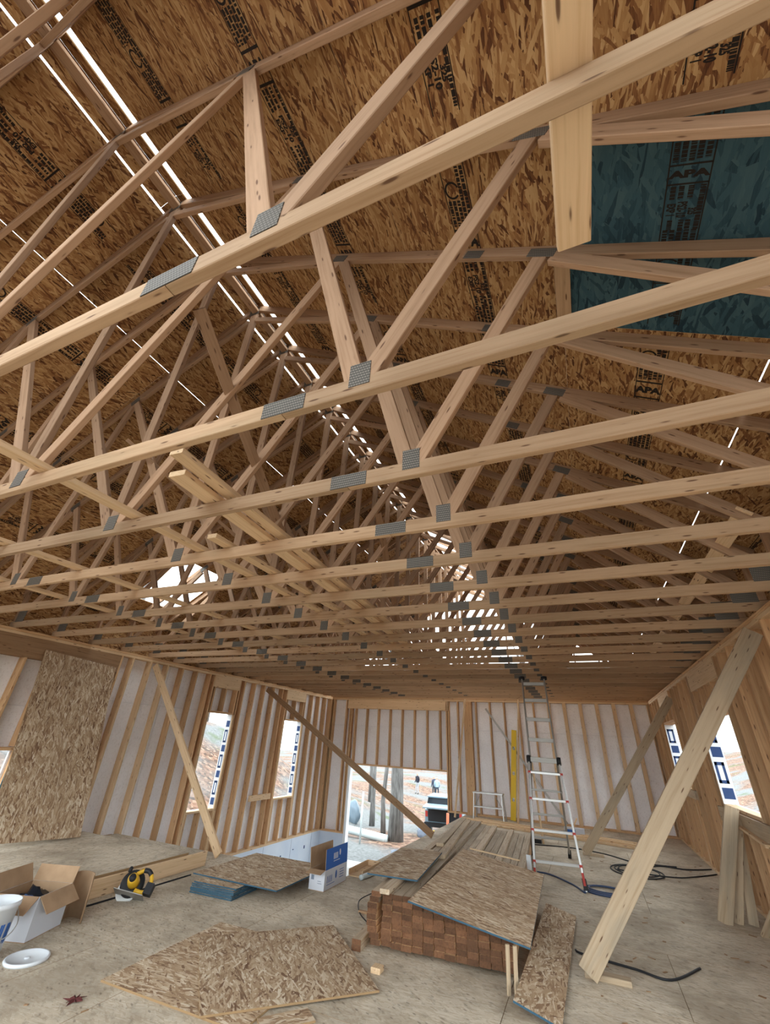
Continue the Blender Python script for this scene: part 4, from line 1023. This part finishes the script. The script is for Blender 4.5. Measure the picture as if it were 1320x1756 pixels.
for i, (x, y, lb) in enumerate(spots):
    sc_ = r5.uniform(0.8, 1.2)
    st_ = src_trees[i % len(src_trees)]; o0 = st_.matrix_basis.translation.copy()
    c_ = copy_tree(st_, None, Matrix.Translation((x, y, ground_h(x, y) - 0.1)) @ Matrix.Rotation(r5.uniform(0, 6.28), 4, 'Z') @ Matrix.Scale(sc_, 4))
    c_['label'] = lb; c_['group'] = 'bare trees on the ' + ('slope' if x > 0 else 'bank')
pz = ground_h(-8, 17.6) + 0.12
tag(tube('drain_pipe', [(-10.2, 17.7, pz + 0.22), (-9.2, 17.75, pz + 0.12), (-7.3, 17.6, pz), (-7.22, 17.6, pz)], [0.13, 0.13, 0.13, 0.13], PVC, None, 16), 'white plastic pipe lying on the gravel outside', 'pipe')
tag(tube('stake', [(-7.75, 16.4, ground_h(-7.75, 16.4) - 0.05), (-7.75, 16.45, ground_h(-7.75, 16.4) + 1.5)], 0.035, PVC, None, 8), 'thin pale stake upright in the gravel before the pipe', 'stake')
tag(tube('marker_post', [(-5.35, 19.0, ground_h(-5.35, 19) - 0.05), (-5.30, 19.0, ground_h(-5.35, 19) + 0.95)], 0.05, ORANGE, None, 10), 'orange marker post standing by the parked vehicle', 'post')
blob('tarp_heap', 'grey crumpled tarp heap on the ground outside the doorway', (-5.15, 14.2, LOW), (0.55, 0.4, 0.24), TARP, 'tarp', 12)
tag(box('pale_board', (-5.7, 14.75, LOW + 0.0), (-4.3, 15.0, LOW + 0.05), PVC), 'pale board lying on the ground behind the tarp heap', 'board')
blob('hung_tarp', 'pale blue covered heap by the young tree outside', (-10.4, 21.0, ground_h(-10.4, 21)), (0.36, 0.3, 0.55), HEAP_BLUE, 'covered heap', 15)
# people, far off
def person(label, x, y, rz, jacket, legs, hat):
    z = ground_h(x, y); me = bpy.data.meshes.new('body')
    V = [(0, 0, 0.95), (0, 0, 1.15), (0, 0.01, 1.38), (0, 0.01, 1.50), (0, 0.02, 1.58), (0, 0.03, 1.70),
         (-0.10, 0, 0.88), (-0.11, 0.03, 0.50), (-0.12, -0.02, 0.08), (-0.12, 0.12, 0.04), (0.10, 0, 0.88), (0.12, 0.06, 0.50), (0.13, 0.06, 0.08), (0.13, 0.2, 0.04),
         (-0.19, 0.0, 1.40), (-0.25, -0.02, 1.13), (-0.22, 0.10, 0.92), (-0.21, 0.15, 0.84), (0.19, 0.0, 1.40), (0.26, -0.02, 1.13), (0.22, 0.14, 0.96), (0.20, 0.20, 0.90)]
    E_ = [(0,1),(1,2),(2,3),(3,4),(4,5),(0,6),(6,7),(7,8),(8,9),(0,10),(10,11),(11,12),(12,13),(2,14),(14,15),(15,16),(16,17),(2,18),(18,19),(19,20),(20,21)]
    RD = [.15,.14,.15,.06,.085,.09,.09,.065,.05,.045,.09,.065,.05,.045,.065,.05,.04,.035,.065,.05,.04,.035]
    me.from_pydata(V, E_, []); o = bpy.data.objects.new('person', me)
    put(o, Matrix.Translation((x, y, z)) @ Matrix.Rotation(rz, 4, 'Z'))
    o.modifiers.new('skin', 'SKIN'); sb = o.modifiers.new('sub', 'SUBSURF'); sb.levels = 1; sb.render_levels = 2
    for d, rr in zip(me.skin_vertices[0].data, RD): d.radius = (rr, rr * 0.85)
    me.skin_vertices[0].data[0].use_root = True
    tt = NT('clothes_' + str(len(MATS)), 0.8); tcn = tt.node('ShaderNodeTexCoord'); sx = tt.node('ShaderNodeSeparateXYZ'); tt.link(tcn.outputs['Object'], sx.inputs[0])
    zz = tt.math('DIVIDE', sx.outputs[2], 1.8)
    tt.out(tt.ramp(zz, [(0.0, (0.03, 0.025, 0.02)), (0.06, legs), (0.52, jacket), (0.835, (0.45, 0.28, 0.2)), (0.94, hat)], 'CONSTANT')); me.materials.append(tt.m)
    tag(o, label, 'person'); return o
person('person standing outside in dark jacket and pale trousers', -15.5, 45.0, 2.6, (0.02, 0.02, 0.03), (0.35, 0.36, 0.38), (0.05, 0.04, 0.04))
person('person in pale blue shirt and dark trousers beyond the vehicle', -13.4, 44.5, 0.4, (0.30, 0.42, 0.55), (0.04, 0.05, 0.07), (0.04, 0.035, 0.03))
person('person in dark clothes next to the pale blue shirt', -14.0, 45.5, 0.9, (0.05, 0.06, 0.09), (0.04, 0.05, 0.06), (0.08, 0.06, 0.05))
# parked vehicle
vx, vy = -6.05, 21.0; vz = ground_h(vx, vy)
vh = empty('parked_vehicle', (vx, vy, vz), 0.12); tag(vh, 'blue-grey off-road vehicle parked with its dark rear hatch open', 'vehicle'); MV = wmat(vh)
def vpart(nm, mat, fn, smooth=False, parent=None):
    bm = bmesh.new(); fn(bm); return mesh_obj(nm, bm, mat, parent or vh, MV, smooth)
def body(b):
    prof = [(0, 0.42), (0, 0.95), (1.0, 1.0), (1.55, 0.98), (2.9, 0.92), (3.5, 0.80), (3.6, 0.45)]
    rings = [[b.verts.new((sx_ * 0.80, y_, z_)) for y_, z_ in prof] for sx_ in (-1, 1)]
    for i in range(len(prof) - 1): b.faces.new((rings[0][i], rings[0][i+1], rings[1][i+1], rings[1][i]))
    b.faces.new(rings[0]); b.faces.new(rings[1][::-1]); b.faces.new((rings[0][0], rings[1][0], rings[1][-1], rings[0][-1]))
vpart('body', CAR, body)
def cab(b):
    q = [[b.verts.new((s_ * wx, y_, z_)) for y_, z_, wx in ((0.05, 0.97, .76), (0.15, 1.38, .68), (1.5, 1.40, .68), (2.1, 0.96, .76))] for s_ in (-1, 1)]
    for i in range(3): b.faces.new((q[0][i], q[0][i+1], q[1][i+1], q[1][i]))
    b.faces.new(q[0]); b.faces.new(q[1][::-1])
vpart('cabin_glass', GLASSY, cab)
vpart('roof_panel', CAR, lambda b: bm_box(b, (-0.71, 0.1, 1.385), (0.71, 1.55, 1.43)))
vpart('cargo_shade_panel', BLACK, lambda b: bm_box(b, (-0.66, -0.02, 0.55), (0.66, 0.0, 0.98)))  # black slab painted in for the shade inside the cargo space
vpart('rear_hatch', CAR, lambda b: bm_box(b, (-0.74, -0.75, 1.12), (0.74, 0.06, 1.17), 0, Matrix.Rotation(0.06, 4, 'X')))
vpart('bumper', BLACK, lambda b: bm_box(b, (-0.82, -0.10, 0.36), (0.82, 0.0, 0.52)))
for s_ in (-1, 1):
    vpart('mirror', BLACK, lambda b: bm_box(b, (s_ * 0.90 - 0.08, 1.7, 1.0), (s_ * 0.90 + 0.08, 1.78, 1.14)))
    vpart('tail_light', RED, lambda b: bm_box(b, (s_ * 0.73 - 0.05, -0.03, 0.70), (s_ * 0.73 + 0.05, 0.0, 0.9)))
    for y_ in (0.65, 2.85):
        MW = Matrix.Translation((s_ * 0.76, y_, 0.36)) @ Matrix.Rotation(math.pi/2, 4, 'Y')
        wh = vpart('wheel', BLACK, lambda b: bm_lathe(b, [(0.2, -0.11), (0.34, -0.10), (0.36, -0.05), (0.36, 0.05), (0.34, 0.10), (0.2, 0.11)], 24, 0, MW), True)
        vpart('hubcap', ALU, lambda b: bm_lathe(b, [(0.17, -0.115), (0.19, -0.1), (0.19, 0.1), (0.17, 0.115)], 20, 0, MW), True, wh)
for i, (dx, mt, s_, cl_) in enumerate(((-0.70, TARP, 0.24, 'dark grey'), (-0.1, YELLOW_TOOL, 0.2, 'yellow'), (0.45, TARP, 0.28, 'large grey'))):
    blob('gear_bag', '%s gear bag on the ground behind the parked vehicle' % cl_, (vx + dx, vy - 0.7, vz), (s_, s_ * 0.8, s_), mt, 'gear bag', 20 + i)
